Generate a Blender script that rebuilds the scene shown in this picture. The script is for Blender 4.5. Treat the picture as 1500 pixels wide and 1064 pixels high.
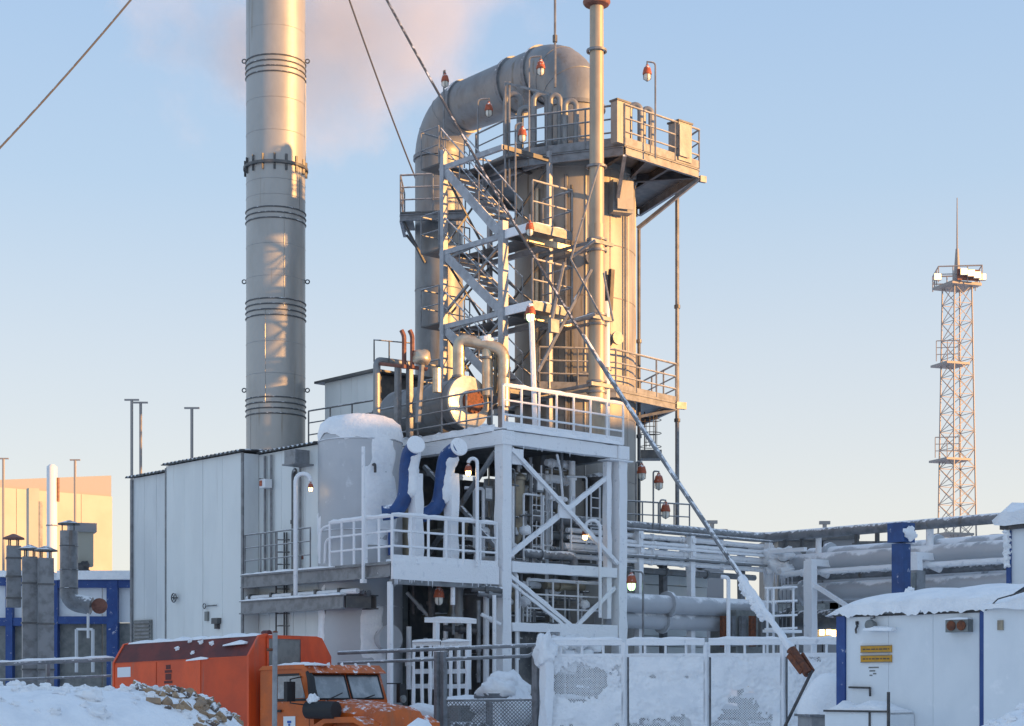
import bpy, math, random
from mathutils import Vector, Matrix, noise as mnoise
random.seed(7)
R = math.radians
sc = bpy.context.scene
for o in list(bpy.data.objects): bpy.data.objects.remove(o)
COL = sc.collection

# ------------------------------------------------------------------ camera, sky, sun, exposure
FPX, CX, HY, CAMH = 2500.0, 750.0, 1005.0, 2.3       # lens in photo pixels, horizon row, eye height
cam = bpy.data.cameras.new('camera'); camo = bpy.data.objects.new('camera', cam); COL.objects.link(camo)
cam.sensor_width = 36.0; cam.lens = FPX/1500*36.0
camo.location = (0, 0, CAMH); camo.rotation_euler = (R(90), 0, 0)
cam.shift_y = (HY-532.0)/1500.0; cam.clip_end = 6000; cam.clip_start = 0.2
sc.camera = camo
SUN_AZ, SUN_EL = 71.0, 6.0            # degrees clockwise from behind the camera, above the horizon
to_sun = Vector((math.sin(R(SUN_AZ))*math.cos(R(SUN_EL)), -math.cos(R(SUN_AZ))*math.cos(R(SUN_EL)), math.sin(R(SUN_EL))))
wd = bpy.data.worlds.new('World'); sc.world = wd; wd.use_nodes = True
wn = wd.node_tree.nodes; wl = wd.node_tree.links
sky = wn.new('ShaderNodeTexSky'); sky.sky_type = 'NISHITA'; sky.sun_disc = False
sky.sun_elevation = R(SUN_EL); sky.sun_rotation = math.atan2(to_sun.x, to_sun.y)
sky.altitude = 0; sky.air_density = 1.0; sky.dust_density = 0.6; sky.ozone_density = 2.0
bg = wn['Background']; bg.inputs['Strength'].default_value = 0.15
# winter air: the clear-sky model is blended with a paler height gradient, the same all round the horizon
tcw = wn.new('ShaderNodeTexCoord'); sepw = wn.new('ShaderNodeSeparateXYZ'); wl.new(tcw.outputs['Generated'], sepw.inputs[0])
grad = wn.new('ShaderNodeValToRGB'); wl.new(sepw.outputs['Z'], grad.inputs[0])
SKYC = [(0.0, (.77, .74, .70)), (.06, (.74, .725, .70)), (.105, (.705, .71, .71)), (.19, (.59, .65, .725)), (.28, (.445, .575, .735)), (.40, (.35, .50, .725)), (1.0, (.33, .465, .69))]
el = grad.color_ramp.elements
while len(el) < len(SKYC): el.new(0.5)
for e_, (p_, c_) in zip(el, SKYC): e_.position = p_; e_.color = (*c_, 1)
gs = wn.new('ShaderNodeVectorMath'); gs.operation = 'SCALE'; gs.inputs['Scale'].default_value = 3.6; wl.new(grad.outputs[0], gs.inputs[0])
mxw = wn.new('ShaderNodeMix'); mxw.data_type = 'RGBA'; mxw.inputs[0].default_value = 0.88
wl.new(sky.outputs[0], mxw.inputs[6]); wl.new(gs.outputs[0], mxw.inputs[7]); wl.new(mxw.outputs[2], bg.inputs['Color'])
sl = bpy.data.lights.new('sun', 'SUN'); so = bpy.data.objects.new('sun', sl); COL.objects.link(so)
sl.energy = 4.1; sl.angle = R(0.9); sl.color = (1.0, 0.50, 0.15)
so.rotation_euler = (-to_sun).to_track_quat('-Z', 'Y').to_euler()
sc.view_settings.view_transform = 'Standard'; sc.view_settings.look = 'None'
sc.view_settings.exposure = 1.12; sc.view_settings.gamma = 1.0; sc.view_settings.use_curve_mapping = False
sc.cycles.max_bounces = 6; sc.cycles.volume_bounces = 1; sc.cycles.transparent_max_bounces = 12

# ------------------------------------------------------------------ layout helpers
TH = math.atan2(0.671, 0.741)
UX, UY = math.cos(TH), math.sin(TH)
OX, OY = (737-CX)/FPX*44.0, 44.0        # near corner column of the steel frame
def P(px, py, D): return Vector(((px-CX)/FPX*D, D, CAMH+(HY-py)/FPX*D))
def W(u, v, z=0.0): return Vector((OX+UX*u-UY*v, OY+UY*u+UX*v, z))
def UV(x, y): dx, dy = x-OX, y-OY; return (dx*UX+dy*UY, -dx*UY+dy*UX)
def pu(px, v):
    k = (px-CX)/FPX; a = W(0, v); return (k*a.y-a.x)/(UX-UY*k)
def pv(px, u):
    k = (px-CX)/FPX; a = W(u, 0); return (a.x-k*a.y)/(UY+UX*k)
def ZZ(py, D): return CAMH+(HY-py)/FPX*D
def zw(py, u, v): return ZZ(py, W(u, v).y)

# ------------------------------------------------------------------ materials
MATS = {}
def material(name, col, rough=0.55, metal=0.0, col2=None, nscale=3.0, nlo=0.4, nhi=0.65, stretch=(1, 1, 1), bump=0.0, bscale=20.0,
             frost=0.0, fscale=6.0, frostup=0.0, emit=None, estr=0.0, alpha=None, trans=0.0, spec=0.5, streak=None, bdist=0.05):
    m = bpy.data.materials.new(name); m.use_nodes = True; MATS[name] = m
    n = m.node_tree.nodes; l = m.node_tree.links; b = n['Principled BSDF']
    b.inputs['Roughness'].default_value = rough; b.inputs['Metallic'].default_value = metal
    b.inputs['Specular IOR Level'].default_value = spec
    geo = n.new('ShaderNodeNewGeometry')
    cur = None
    def rgb(c):
        r = n.new('ShaderNodeRGB'); r.outputs[0].default_value = (*c, 1); return r.outputs[0]
    def noise(scale, detail=5, st=(1, 1, 1), rough_=0.6):
        mp = n.new('ShaderNodeMapping'); mp.inputs['Scale'].default_value = st; l.new(geo.outputs['Position'], mp.inputs[0])
        t = n.new('ShaderNodeTexNoise'); t.inputs['Scale'].default_value = scale; t.inputs['Detail'].default_value = detail
        t.inputs['Roughness'].default_value = rough_; l.new(mp.outputs[0], t.inputs['Vector']); return t.outputs['Fac']
    def ramp(fac, lo, hi):
        r = n.new('ShaderNodeMapRange'); r.interpolation_type = 'SMOOTHSTEP'
        r.inputs['From Min'].default_value = lo; r.inputs['From Max'].default_value = hi; l.new(fac, r.inputs['Value']); return r.outputs[0]
    def mix(f, a, c):
        x = n.new('ShaderNodeMix'); x.data_type = 'RGBA'
        l.new(f, x.inputs[0]); l.new(a, x.inputs[6]); l.new(c, x.inputs[7]); return x.outputs[2]
    cur = rgb(col)
    if col2: cur = mix(ramp(noise(nscale, 6, stretch), nlo, nhi), cur, rgb(col2))
    if streak: cur = mix(ramp(noise(2.2, 5, (1.6, 1.6, .10)), streak[1], streak[1]+.14), cur, rgb(streak[0]))
    if frost != 0 or frostup > 0:
        nf = noise(fscale, 6)
        sep = n.new('ShaderNodeSeparateXYZ'); l.new(geo.outputs['Normal'], sep.inputs[0])
        a = n.new('ShaderNodeMath'); a.operation = 'MULTIPLY_ADD'; l.new(sep.outputs['Z'], a.inputs[0])
        a.inputs[1].default_value = frostup; l.new(nf, a.inputs[2])
        f = ramp(a.outputs[0], 0.62-frost*0.5, 0.80-frost*0.5)
        cur = mix(f, cur, rgb((0.92, 0.925, 0.94)))
        rr = n.new('ShaderNodeMapRange'); rr.inputs['To Min'].default_value = rough; rr.inputs['To Max'].default_value = 0.85
        l.new(f, rr.inputs['Value']); l.new(rr.outputs[0], b.inputs['Roughness'])
        mm = n.new('ShaderNodeMapRange'); mm.inputs['To Min'].default_value = metal; mm.inputs['To Max'].default_value = 0.0
        l.new(f, mm.inputs['Value']); l.new(mm.outputs[0], b.inputs['Metallic'])
    l.new(cur, b.inputs['Base Color'])
    if bump > 0:
        bp = n.new('ShaderNodeBump'); bp.inputs['Strength'].default_value = bump; bp.inputs['Distance'].default_value = bdist
        l.new(noise(bscale, 4), bp.inputs['Height']); l.new(bp.outputs[0], b.inputs['Normal'])
    if emit: b.inputs['Emission Color'].default_value = (*emit, 1); b.inputs['Emission Strength'].default_value = estr
    if trans: b.inputs['Transmission Weight'].default_value = trans
    return m
material('snow', (0.95, 0.955, 0.965), 0.8, col2=(0.86, 0.875, 0.90), nscale=2.5, bump=0.7, bscale=11)
material('frost_white', (0.66, 0.68, 0.72), 0.75, frost=0.76, frostup=0.10, fscale=5, bump=0.6, bscale=25)
material('frost_heavy', (0.62, 0.64, 0.67), 0.8, frost=0.9, fscale=4, bump=0.6, bscale=18)
material('galv', (0.25, 0.26, 0.275), 0.48, 0.3, col2=(0.17, 0.175, 0.185), nscale=4, frost=-0.14, frostup=0.42, fscale=8, streak=((0.16, 0.12, 0.09), .63))
material('galv_light', (0.40, 0.42, 0.45), 0.5, 0.2, col2=(0.31, 0.325, 0.35), nscale=4, frost=0.0, frostup=0.35, fscale=7)
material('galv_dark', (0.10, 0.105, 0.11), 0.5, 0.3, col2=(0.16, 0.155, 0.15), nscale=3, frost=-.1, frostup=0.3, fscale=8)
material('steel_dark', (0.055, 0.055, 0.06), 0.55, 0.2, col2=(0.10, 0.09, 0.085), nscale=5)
material('clad', (0.29, 0.30, 0.305), 0.5, 0.35, col2=(0.22, 0.225, 0.23), nscale=1.3, stretch=(1, 1, .6), bump=0.35, bscale=1.8, streak=((0.20, 0.18, 0.16), .58))
material('clad_warm', (0.36, 0.345, 0.32), 0.55, 0.2, col2=(0.28, 0.265, 0.245), nscale=1.1, stretch=(1, 1, .5), bump=0.3, bscale=1.7, streak=((0.18, 0.15, 0.12), .57))
material('clad_frost', (0.46, 0.475, 0.50), 0.5, 0.2, col2=(0.52, 0.53, 0.55), nscale=0.7, frost=-.02, frostup=0.36, fscale=1.6, bump=0.2, bscale=3)
material('stack', (0.41, 0.405, 0.39), 0.42, 0.35, col2=(0.36, 0.355, 0.34), nscale=1.1, stretch=(1, 1, .5), bump=0.16, bscale=1.3, streak=((0.27, 0.23, 0.18), .61))
material('wall_white', (0.74, 0.77, 0.755), 0.55, 0.05, col2=(0.69, 0.72, 0.71), nscale=0.8, stretch=(1.5, 1.5, .4), bump=0.08, bscale=2, streak=((0.58, 0.59, 0.57), .63))
material('wall_white2', (0.68, 0.71, 0.71), 0.55, 0.05, col2=(0.62, 0.65, 0.655), nscale=1.1, stretch=(1.5, 1.5, .4), streak=((0.52, 0.53, 0.52), .62))
material('module_white', (0.78, 0.81, 0.83), 0.5, col2=(0.73, 0.765, 0.79), nscale=1.6, stretch=(1, 1, .5), frost=0.06, fscale=2.2, streak=((0.60, 0.62, 0.62), .63), bump=.06, bscale=4)
material('far_cream', (0.46, 0.44, 0.37), 0.65, col2=(0.40, 0.385, 0.32), nscale=0.3)
material('far_grey', (0.30, 0.30, 0.31), 0.7)
material('blue', (0.012, 0.055, 0.22), 0.45, col2=(0.02, 0.075, 0.26), nscale=3, frost=0.0, frostup=0.25, fscale=7)
material('blue_bright', (0.018, 0.07, 0.225), 0.45, col2=(0.014, 0.05, 0.17), nscale=3, frost=-.05, frostup=0.25, fscale=7)
material('orange_red', (0.80, 0.10, 0.022), 0.42, col2=(0.64, 0.08, 0.022), nscale=1.6, stretch=(1, 1, .6), streak=((0.42, 0.13, 0.08), .62), bump=.1, bscale=2.5)
material('orange_dirty', (0.54, 0.07, 0.022), 0.6, col2=(0.70, 0.085, 0.02), nscale=1.2, nlo=.35, nhi=.7, streak=((0.36, 0.12, 0.08), .6))
material('maroon', (0.10, 0.022, 0.020), 0.6, col2=(0.17, 0.03, 0.022), nscale=2)
material('cab_orange', (0.62, 0.125, 0.014), 0.4, col2=(0.46, 0.10, 0.02), nscale=2.2, streak=((0.34, 0.16, 0.08), .60), bump=.08, bscale=5, frost=-.1, frostup=.20, fscale=9)
material('rubber', (0.018, 0.018, 0.02), 0.6)
material('glass_painted_sheen', (0.20, 0.225, 0.24), 0.10, col2=(0.40, 0.43, 0.45), nscale=2.2, nlo=.42, nhi=.72, spec=0.9)  # light grey reflection is painted into the pane colour as paler patches
material('panel_grey', (0.22, 0.23, 0.22), 0.5, col2=(0.15, 0.16, 0.16), nscale=4)
material('rust', (0.20, 0.065, 0.028), 0.75, col2=(0.10, 0.04, 0.025), nscale=12, bump=0.3, bscale=30)
material('rust_pipe', (0.24, 0.10, 0.07), 0.6, col2=(0.15, 0.06, 0.045), nscale=6)
material('foil', (0.60, 0.52, 0.40), 0.38, 0.6, col2=(0.48, 0.40, 0.30), nscale=5, bump=0.15, bscale=12)
material('tan_steel', (0.36, 0.31, 0.23), 0.4, 0.4, col2=(0.24, 0.21, 0.17), nscale=3)
material('disc', (0.66, 0.63, 0.56), 0.35, 0.4, col2=(0.5, 0.48, 0.44), nscale=5, bump=0.1, bscale=10)
material('yellow', (0.62, 0.30, 0.02), 0.5, col2=(0.5, 0.26, 0.03), nscale=6)
material('ink', (0.05, 0.05, 0.06), 0.6)
material('white_paint', (0.75, 0.77, 0.79), 0.5)
material('badge_blue', (0.02, 0.10, 0.42), 0.5)
material('lamp_red', (0.46, 0.10, 0.04), 0.5, col2=(0.28, 0.07, 0.035), nscale=20, frost=-.12, frostup=.4, fscale=14)
material('lamp_glass', (0.72, 0.70, 0.62), 0.15, spec=0.6)
material('lamp_lit', (0.9, 0.75, 0.4), 0.3, emit=(1.0, 0.62, 0.22), estr=5)
material('lamp_green', (0.6, 0.9, 0.5), 0.3, emit=(0.55, 1.0, 0.42), estr=1.6)
material('flood', (0.9, 0.8, 0.6), 0.3, emit=(1.0, 0.55, 0.18), estr=3.2)
material('mast_paint', (0.44, 0.37, 0.28), 0.45, 0.25, col2=(0.36, 0.30, 0.23), nscale=2, stretch=(1, 1, .4), streak=((0.26, 0.19, 0.13), .6))
material('mast_steel', (0.34, 0.315, 0.30), 0.6, 0.2)
material('wood', (0.42, 0.30, 0.17), 0.8, col2=(0.26, 0.19, 0.12), nscale=9)
material('brick_tan', (0.40, 0.27, 0.17), 0.85, col2=(0.30, 0.22, 0.16), nscale=8)
material('rubble_snow', (0.42, 0.29, 0.18), 0.85, col2=(0.28, 0.20, 0.14), nscale=8, frost=.05, frostup=.25, fscale=9)
material('rubble_snow2', (0.16, 0.12, 0.10), 0.85, frost=.05, frostup=.25, fscale=9)
material('concrete', (0.34, 0.34, 0.34), 0.85, col2=(0.26, 0.26, 0.27), nscale=4)
material('cable', (0.08, 0.08, 0.085), 0.6, frost=-.06, frostup=.3, fscale=6)
material('stay', (0.22, 0.225, 0.235), 0.5, 0.3, col2=(0.14, 0.14, 0.15), nscale=3, frost=.02, frostup=.35, fscale=5)
material('ice_block', (0.70, 0.72, 0.76), 0.6)

# ------------------------------------------------------------------ mesh builder (world coordinates)
BASE = {}
def link(o): COL.objects.link(o); return o
def rotmat(p, q):
    d = (q-p); L = d.length; d = d/L
    up = Vector((0, 0, 1)) if abs(d.z) < 0.98 else Vector((UX, UY, 0))
    s = d.cross(up).normalized(); t = s.cross(d).normalized()
    return d, s, t, L
class MB:
    def __init__(s): s.v = []; s.f = []
    def add(s, vs, fs):
        o = len(s.v); s.v += [tuple(x) for x in vs]; s.f += [tuple(i+o for i in f) for f in fs]; return s
    def box(s, c, d, ang=TH, tilt=None):
        c = Vector(c); dx, dy, dz = d[0]/2, d[1]/2, d[2]/2; m = Matrix.Rotation(ang, 3, 'Z')
        if tilt is not None: m = m @ tilt
        vs = [c+m @ Vector((x*dx, y*dy, z*dz)) for x in (-1, 1) for y in (-1, 1) for z in (-1, 1)]
        return s.add(vs, [(0, 1, 3, 2), (4, 6, 7, 5), (0, 4, 5, 1), (2, 3, 7, 6), (0, 2, 6, 4), (1, 5, 7, 3)])
    def uvbox(s, u0, u1, v0, v1, z0, z1): return s.box(W((u0+u1)/2, (v0+v1)/2, (z0+z1)/2), (u1-u0, v1-v0, z1-z0))
    def beam(s, p, q, w, h=None, jit=0.0, seg=0.35):
        p = Vector(p); q = Vector(q); h = h or w; d, sd, t, L = rotmat(p, q)
        n = max(1, int(L/seg)) if jit else 1
        o = len(s.v); vs = []
        for i in range(n+1):
            c = p+d*(L*i/n)
            for a, b in ((-1, -1), (1, -1), (1, 1), (-1, 1)):
                vs.append(c+sd*(a*w/2+random.uniform(-jit, jit))+t*(b*h/2+random.uniform(-jit, jit)))
        fs = [(3, 2, 1, 0), tuple(n*4+k for k in range(4))]
        for i in range(n):
            for k in range(4): fs.append((i*4+k, i*4+(k+1) % 4, i*4+4+(k+1) % 4, i*4+4+k))
        return s.add(vs, fs)
    def ibeam(s, p, q, w, h, t=0.03):
        p = Vector(p); q = Vector(q); d, sd, up, L = rotmat(p, q)
        for a in (-1, 1): s.beam(p+up*a*(h-t)/2, q+up*a*(h-t)/2, w, t)
        return s.beam(p, q, t, h-2*t)
    def tube(s, pts, r, n=10, caps=True, jit=0.0):
        pts = [Vector(p) for p in pts]
        if not isinstance(r, (list, tuple)): pts = [p for i, p in enumerate(pts) if i == 0 or (p-pts[i-1]).length > 1e-4]
        rs = r if isinstance(r, (list, tuple)) else [r]*len(pts)
        d = (pts[1]-pts[0]).normalized()
        x = Vector((0, 0, 1)) if abs(d.z) < 0.9 else Vector((1, 0, 0))
        x = (x-d*x.dot(d)).normalized()
        vs = []; m = len(pts)
        for i, p in enumerate(pts):
            a = (pts[i]-pts[i-1]).normalized() if i > 0 else None
            b = (pts[i+1]-pts[i]).normalized() if i < m-1 else None
            dd = (a+b).normalized() if (a and b) else (a or b)
            x = (x-dd*x.dot(dd)).normalized(); y = dd.cross(x)
            k = 1.0
            if a and b: k = 1/max(0.5, math.cos(a.angle(b)/2))
            for j in range(n):
                t = 2*math.pi*j/n; rr = rs[i]*(1+random.uniform(-jit, jit))
                vs.append(p+(x*math.cos(t)+y*math.sin(t))*rr*(k if k < 1.3 else 1.15))
        fs = []
        for i in range(m-1):
            for j in range(n): fs.append((i*n+j, i*n+(j+1) % n, (i+1)*n+(j+1) % n, (i+1)*n+j))
        if caps: fs += [tuple(range(n-1, -1, -1)), tuple((m-1)*n+j for j in range(n))]
        return s.add(vs, fs)
    def lathe(s, c, prof, n=32, axis=None, cap=True):
        c = Vector(c); ax = Vector(axis).normalized() if axis is not None else Vector((0, 0, 1))
        x = Vector((1, 0, 0)) if abs(ax.z) > 0.9 else Vector((0, 0, 1))
        x = (x-ax*x.dot(ax)).normalized(); y = ax.cross(x); vs = []; fs = []
        for r, z in prof:
            for j in range(n):
                t = 2*math.pi*j/n; vs.append(c+ax*z+(x*math.cos(t)+y*math.sin(t))*max(r, 1e-4))
        for i in range(len(prof)-1):
            for j in range(n): fs.append((i*n+j, i*n+(j+1) % n, (i+1)*n+(j+1) % n, (i+1)*n+j))
        if cap: fs += [tuple(range(n-1, -1, -1)), tuple((len(prof)-1)*n+j for j in range(n))]
        return s.add(vs, fs)
    def ring(s, c, r, tr, n=32, tn=6, axis=None):
        prof = [(r+tr*math.cos(2*math.pi*i/tn), tr*math.sin(2*math.pi*i/tn)) for i in range(tn+1)]
        return s.lathe(c, prof, n, axis, cap=False)
    def prism(s, poly, z0, z1):
        n = len(poly); vs = [(x, y, z0) for x, y in poly]+[(x, y, z1) for x, y in poly]
        fs = [tuple(range(n-1, -1, -1)), tuple(range(n, 2*n))]+[(i, (i+1) % n, n+(i+1) % n, n+i) for i in range(n)]
        return s.add(vs, fs)
    def lump(s, c, r, n=10, m=6, amp=0.15, seed=0, flat=0.0):
        c = Vector(c); vs = []; fs = []; n = max(n, 14); m = max(m, 9)
        for i in range(m+1):
            ph = math.pi*i/m
            for j in range(n):
                t = 2*math.pi*j/n; z = math.cos(ph); d = Vector((math.sin(ph)*math.cos(t), math.sin(ph)*math.sin(t), z))
                k = 1+amp*2.6*mnoise.noise(d*1.4+Vector((seed*3.7, seed*1.3, 2)))+amp*1.1*mnoise.noise(d*3.6+Vector((seed*1.7, 5, seed*2.9)))
                z = max(z, -flat) if flat else z
                vs.append(c+Vector((r[0]*d.x*k, r[1]*d.y*k, r[2]*z*k)))
        for i in range(m):
            for j in range(n): fs.append((i*n+j, (i+1)*n+j, (i+1)*n+(j+1) % n, i*n+(j+1) % n))
        return s.add(vs, fs)
    def ridge(s, p, q, w, h, seed=1, step=0.18):                       # settled snow along a beam or rail
        rnd = random.Random(seed); p = Vector(p); q = Vector(q); d, sd, t, L = rotmat(p, q); n = max(2, int(L/step)); vs = []; fs = []
        for i in range(n+1):
            c = p+d*(L*i/n); hh = h*rnd.uniform(0.45, 1.15)*(0.35 if i in (0, n) else 1); ww = w*rnd.uniform(.85, 1.1)
            for a, b in ((-.5, -.15*h), (-.42, hh*.6), (-.15, hh), (.15, hh), (.42, hh*.6), (.5, -.15*h)):
                vs.append(c+sd*(a*ww)+Vector((0, 0, b)))
        for i in range(n):
            for k in range(5): fs.append((i*6+k, i*6+6+k, i*6+7+k, i*6+k+1))
            fs.append((i*6+5, i*6+11, i*6+6, i*6))
        fs += [tuple(range(6)), tuple(n*6+5-k for k in range(6))]
        return s.add(vs, fs)
    def build(s, name, mat, parent=None, smooth=35, flip=False):
        me = bpy.data.meshes.new(name); b = BASE[parent.name] if parent else Vector((0, 0, 0))
        me.from_pydata([(x-b.x, y-b.y, z-b.z) for x, y, z in s.v], [], s.f)
        me.materials.append(MATS[mat])
        import bmesh
        bm = bmesh.new(); bm.from_mesh(me); bmesh.ops.recalc_face_normals(bm, faces=bm.faces); bm.to_mesh(me); bm.free()
        if smooth:
            me.polygons.foreach_set('use_smooth', [True]*len(me.polygons)); me.set_sharp_from_angle(angle=R(smooth))
        me.update()
        o = bpy.data.objects.new(name, me); link(o)
        if parent: o.parent = parent
        BASE[o.name] = b
        return o
def inst(name, src, parent, loc):                                       # another piece sharing mesh data; loc in world coordinates
    o = bpy.data.objects.new(name, src.data if hasattr(src, 'data') else src); link(o); o.parent = parent
    o.location = Vector(loc)-BASE[parent.name]; BASE[o.name] = Vector(loc); return o
def tag(o, label, cat, group=None, kind=None):
    if label: o['label'] = label
    if cat: o['category'] = cat
    if group: o['group'] = group
    if kind: o['kind'] = kind
    return o
def thing(name, label, cat, base, group=None):
    o = bpy.data.objects.new(name, None); link(o); o.empty_display_size = 0.2
    o.location = Vector(base); BASE[o.name] = Vector(base); return tag(o, label, cat, group)
def stuff(o): o['kind'] = 'stuff'; return o
def struct(o): o['kind'] = 'structure'; return o
def arc(c, r, a0, a1, ex, ey, n=8):
    c = Vector(c); ex = Vector(ex); ey = Vector(ey)
    return [c+ex*(r*math.cos(R(a0+(a1-a0)*i/n)))+ey*(r*math.sin(R(a0+(a1-a0)*i/n))) for i in range(n+1)]
def bend(pts, r, n=5):                                                  # polyline with rounded corners
    pts = [Vector(p) for p in pts]; out = [pts[0]]
    for i in range(1, len(pts)-1):
        a = (pts[i-1]-pts[i]); b = (pts[i+1]-pts[i]); rr = min(r, a.length*.49, b.length*.49)
        p0 = pts[i]+a.normalized()*rr; p1 = pts[i]+b.normalized()*rr
        for k in range(n+1):
            t = k/n; out.append(p0*(1-t)**2+pts[i]*2*t*(1-t)+p1*t*t)
    out.append(pts[-1]); return out
Z3 = Vector((0, 0, 1)); Uv = Vector((UX, UY, 0)); Vv = Vector((-UY, UX, 0))

def railing(parent, pts, h=1.1, sp=1.0, r=0.024, mat='galv', nr=2, toe=0.0, toemat=None, snow=0.0, closed=False, prow=1.0):
    pts = [Vector(p) for p in pts]
    if closed: pts = pts+[pts[0]]
    src = {}
    def post(p):
        key = round(h, 2)
        if key not in src:
            m = MB().tube([p, p+Z3*h], r*prow, 6); o = m.build('rail_post', mat, parent)
            o.data.transform(Matrix.Translation(BASE[parent.name]-p)); o.location = p-BASE[parent.name]; src[key] = o
        else: inst('rail_post', src[key], parent, p)
    first = True
    for a, b in zip(pts, pts[1:]):
        L = (b-a).length; n = max(1, round(L/sp))
        for i in range(0 if first else 1, n+1): 
            if closed and b == pts[-1] and i == n: continue
            post(a+(b-a)*(i/n))
        first = False
    MB().tube([p+Z3*h for p in pts], r*1.1, 6).build('handrail', mat, parent)
    for k in range(1, nr+1):
        MB().tube([p+Z3*(h*k/(nr+1)) for p in pts], r*.85, 6).build('mid_rail', mat, parent)
    if toe:
        for a, b in zip(pts, pts[1:]): MB().beam(a+Z3*toe/2, b+Z3*toe/2, 0.012, toe).build('toe_board', toemat or mat, parent)
    if snow:
        for i, (a, b) in enumerate(zip(pts, pts[1:])):
            MB().ridge(a+Z3*(h+r*.8), b+Z3*(h+r*.8), r*3.2, snow, seed=i+3).build('snow_cap', 'snow', parent)

# ------------------------------------------------------------------ ground: snow field with ploughed banks
def hill(x, y, cx, cy, rx, ry, h, p=1.0):
    d = ((x-cx)/rx)**2+((y-cy)/ry)**2
    return h*math.exp(-d**p)
def ground_z(x, y):
    z = 0.0
    z += hill(x, y, -11.2, 23.5, 8.1, 5.0, 2.22, 7)            # bank on the left in front of the truck
    z += hill(x, y, -4.1, 23.4, 0.8, 1.2, 0.10, 2)
    z += hill(x, y, -1.40, 26.0, .62, 1.5, 1.80, 1.2)         # heap before the bonnet
    z += hill(x, y, 8.0, 22, 3.4, 2.5, 2.05, 1.6)            # bank before the cabin
    z += hill(x, y, 0.0, 3.0, 12, 3.5, 0.55, 2)
    if y < 60 and abs(x) < 25:
        z += (mnoise.noise(Vector((x*.5, y*.5, 0)))*.10+mnoise.noise(Vector((x*1.7, y*1.7, 3)))*.06+mnoise.noise(Vector((x*4.5, y*4.5, 9)))*.035+abs(mnoise.noise(Vector((x*9, y*9, 4))))*.03)*(1 if z > .3 else .5)
    return z
def axis_list(lo, hi, fine0, fine1, st, far):
    a = [lo, lo*.5, lo*.2]+[fine0+i*st for i in range(int((fine1-fine0)/st)+1)]
    a += [x for x in far if x > a[-1]]; return sorted(a)
gx = axis_list(-2500, 2500, -16, 16, 0.16, [20, 30, 50, 90, 160, 400, 1000, 2500])
gx = [x for x in gx if x < -16 or x >= -16]; gx = sorted(set(gx+[-20, -30, -50, -90, -160]))
gy = [-400, -100, -30, -5]+[2+i*0.5 for i in range(24)]+[14+i*0.16 for i in range(100)]+[31, 34, 38, 44, 50, 60, 75, 100, 150, 250, 500, 1200, 3000]
gm = MB(); nx = len(gx)
gm.v = [(x, y, ground_z(x, y)) for y in gy for x in gx]
gm.f = [(j*nx+i, j*nx+i+1, (j+1)*nx+i+1, (j+1)*nx+i) for j in range(len(gy)-1) for i in range(nx-1)]
struct(gm.build('ground', 'snow', smooth=80))

# ------------------------------------------------------------------ clad plant building and its chimney
EU = pu(573, 0.0)                                   # lower deck corner, about four metres towards the camera
ZD = zw(822, EU, 0)                                 # lower deck level
VB = pv(355, EU)                                    # building corner on the deck line
VL = pv(190, EU); VM = pv(243, EU)
ZR = zw(663, EU, VB)                                # eaves
bld = thing('clad_building', 'tall pale sheet-clad plant building behind the orange truck', 'building', W(EU, VB, 0))
BD = 3.0
def clad_run(par, u, v0, v1, z0, z1, pw, mat, along='v', t=0.06):
    n = max(1, round(abs(v1-v0)/pw)); st = (v1-v0)/n
    for i in range(n):
        a, b = v0+i*st, v0+(i+1)*st; g = 0.006*(1 if st > 0 else -1)
        off = random.uniform(0, 0.007)
        m = MB()
        if along == 'v': m.uvbox(u-off, u+t, min(a, b)+abs(g), max(a, b)-abs(g), z0, z1)
        else: m.uvbox(min(a, b)+abs(g), max(a, b)-abs(g), u-off, u+t, z0, z1)
        m.build('cladding_panel', mat, par)
clad_run(bld, EU, VB, VM, 0, ZR, 0.92, 'wall_white')
clad_run(bld, EU+0.10, VM+.01, VL, 0, ZR-0.16, 0.62, 'wall_white2')
U2 = EU+0.5; V2 = pv(466, U2)
clad_run(bld, U2, V2, VB-.01, 0, ZR-.03, 0.60, 'wall_white')
clad_run(bld, VB-0.06, EU+.01, U2-.01, 0, ZR-.02, 0.5, 'wall_white2', along='u')
MB().uvbox(EU+0.18, EU+BD, VB+.02, VL-.05, 0, ZR-.2).build('inner_wall', 'wall_white2', bld)
MB().uvbox(U2+0.08, EU+BD, V2, VB+.01, 0, ZR-.2).build('inner_wall', 'wall_white2', bld)
def roof_sheet(par, u0, u1, v0, v1, z, amp=0.025, wl_=0.21):
    m = MB(); n = int(abs(v1-v0)/wl_*6); vs = []; fs = []
    for i in range(n+1):
        v = v0+(v1-v0)*i/n; dz = amp*math.sin(2*math.pi*abs(v-v0)/wl_)
        for u, zo in ((u0, 0), (u1, .25)):
            vs += [W(u, v, z+dz+zo), W(u, v, z+dz+zo+0.018)]
    for i in range(n):
        a = i*4; b = a+4
        fs += [(a+1, b+1, b+3, a+3), (a, a+2, b+2, b), (a, b, b+1, a+1), (a+2, a+3, b+3, b+2)]
    m.add(vs, fs); return m.build('roof_sheet', 'galv_dark', par)
roof_sheet(bld, EU-.16, EU+BD, VB-.18, VM+.02, ZR+.03)
roof_sheet(bld, EU-.06, EU+BD, VM+.02, VL+.18, ZR-.13)
roof_sheet(bld, U2-.16, EU+BD, V2-.08, VB-.18, ZR+.0)
MB().uvbox(EU-.03, EU+.02, VB-.06, VB+.03, 0, ZR).build('corner_flashing', 'galv', bld)
MB().uvbox(EU-.02, EU+.09, VM-.03, VM+.03, 0, ZR-.05).build('corner_flashing', 'galv', bld)
MB().uvbox(EU+.03, EU+.09, VL-.05, VL+.04, 0, ZR-.2).build('corner_flashing', 'galv', bld)
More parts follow.
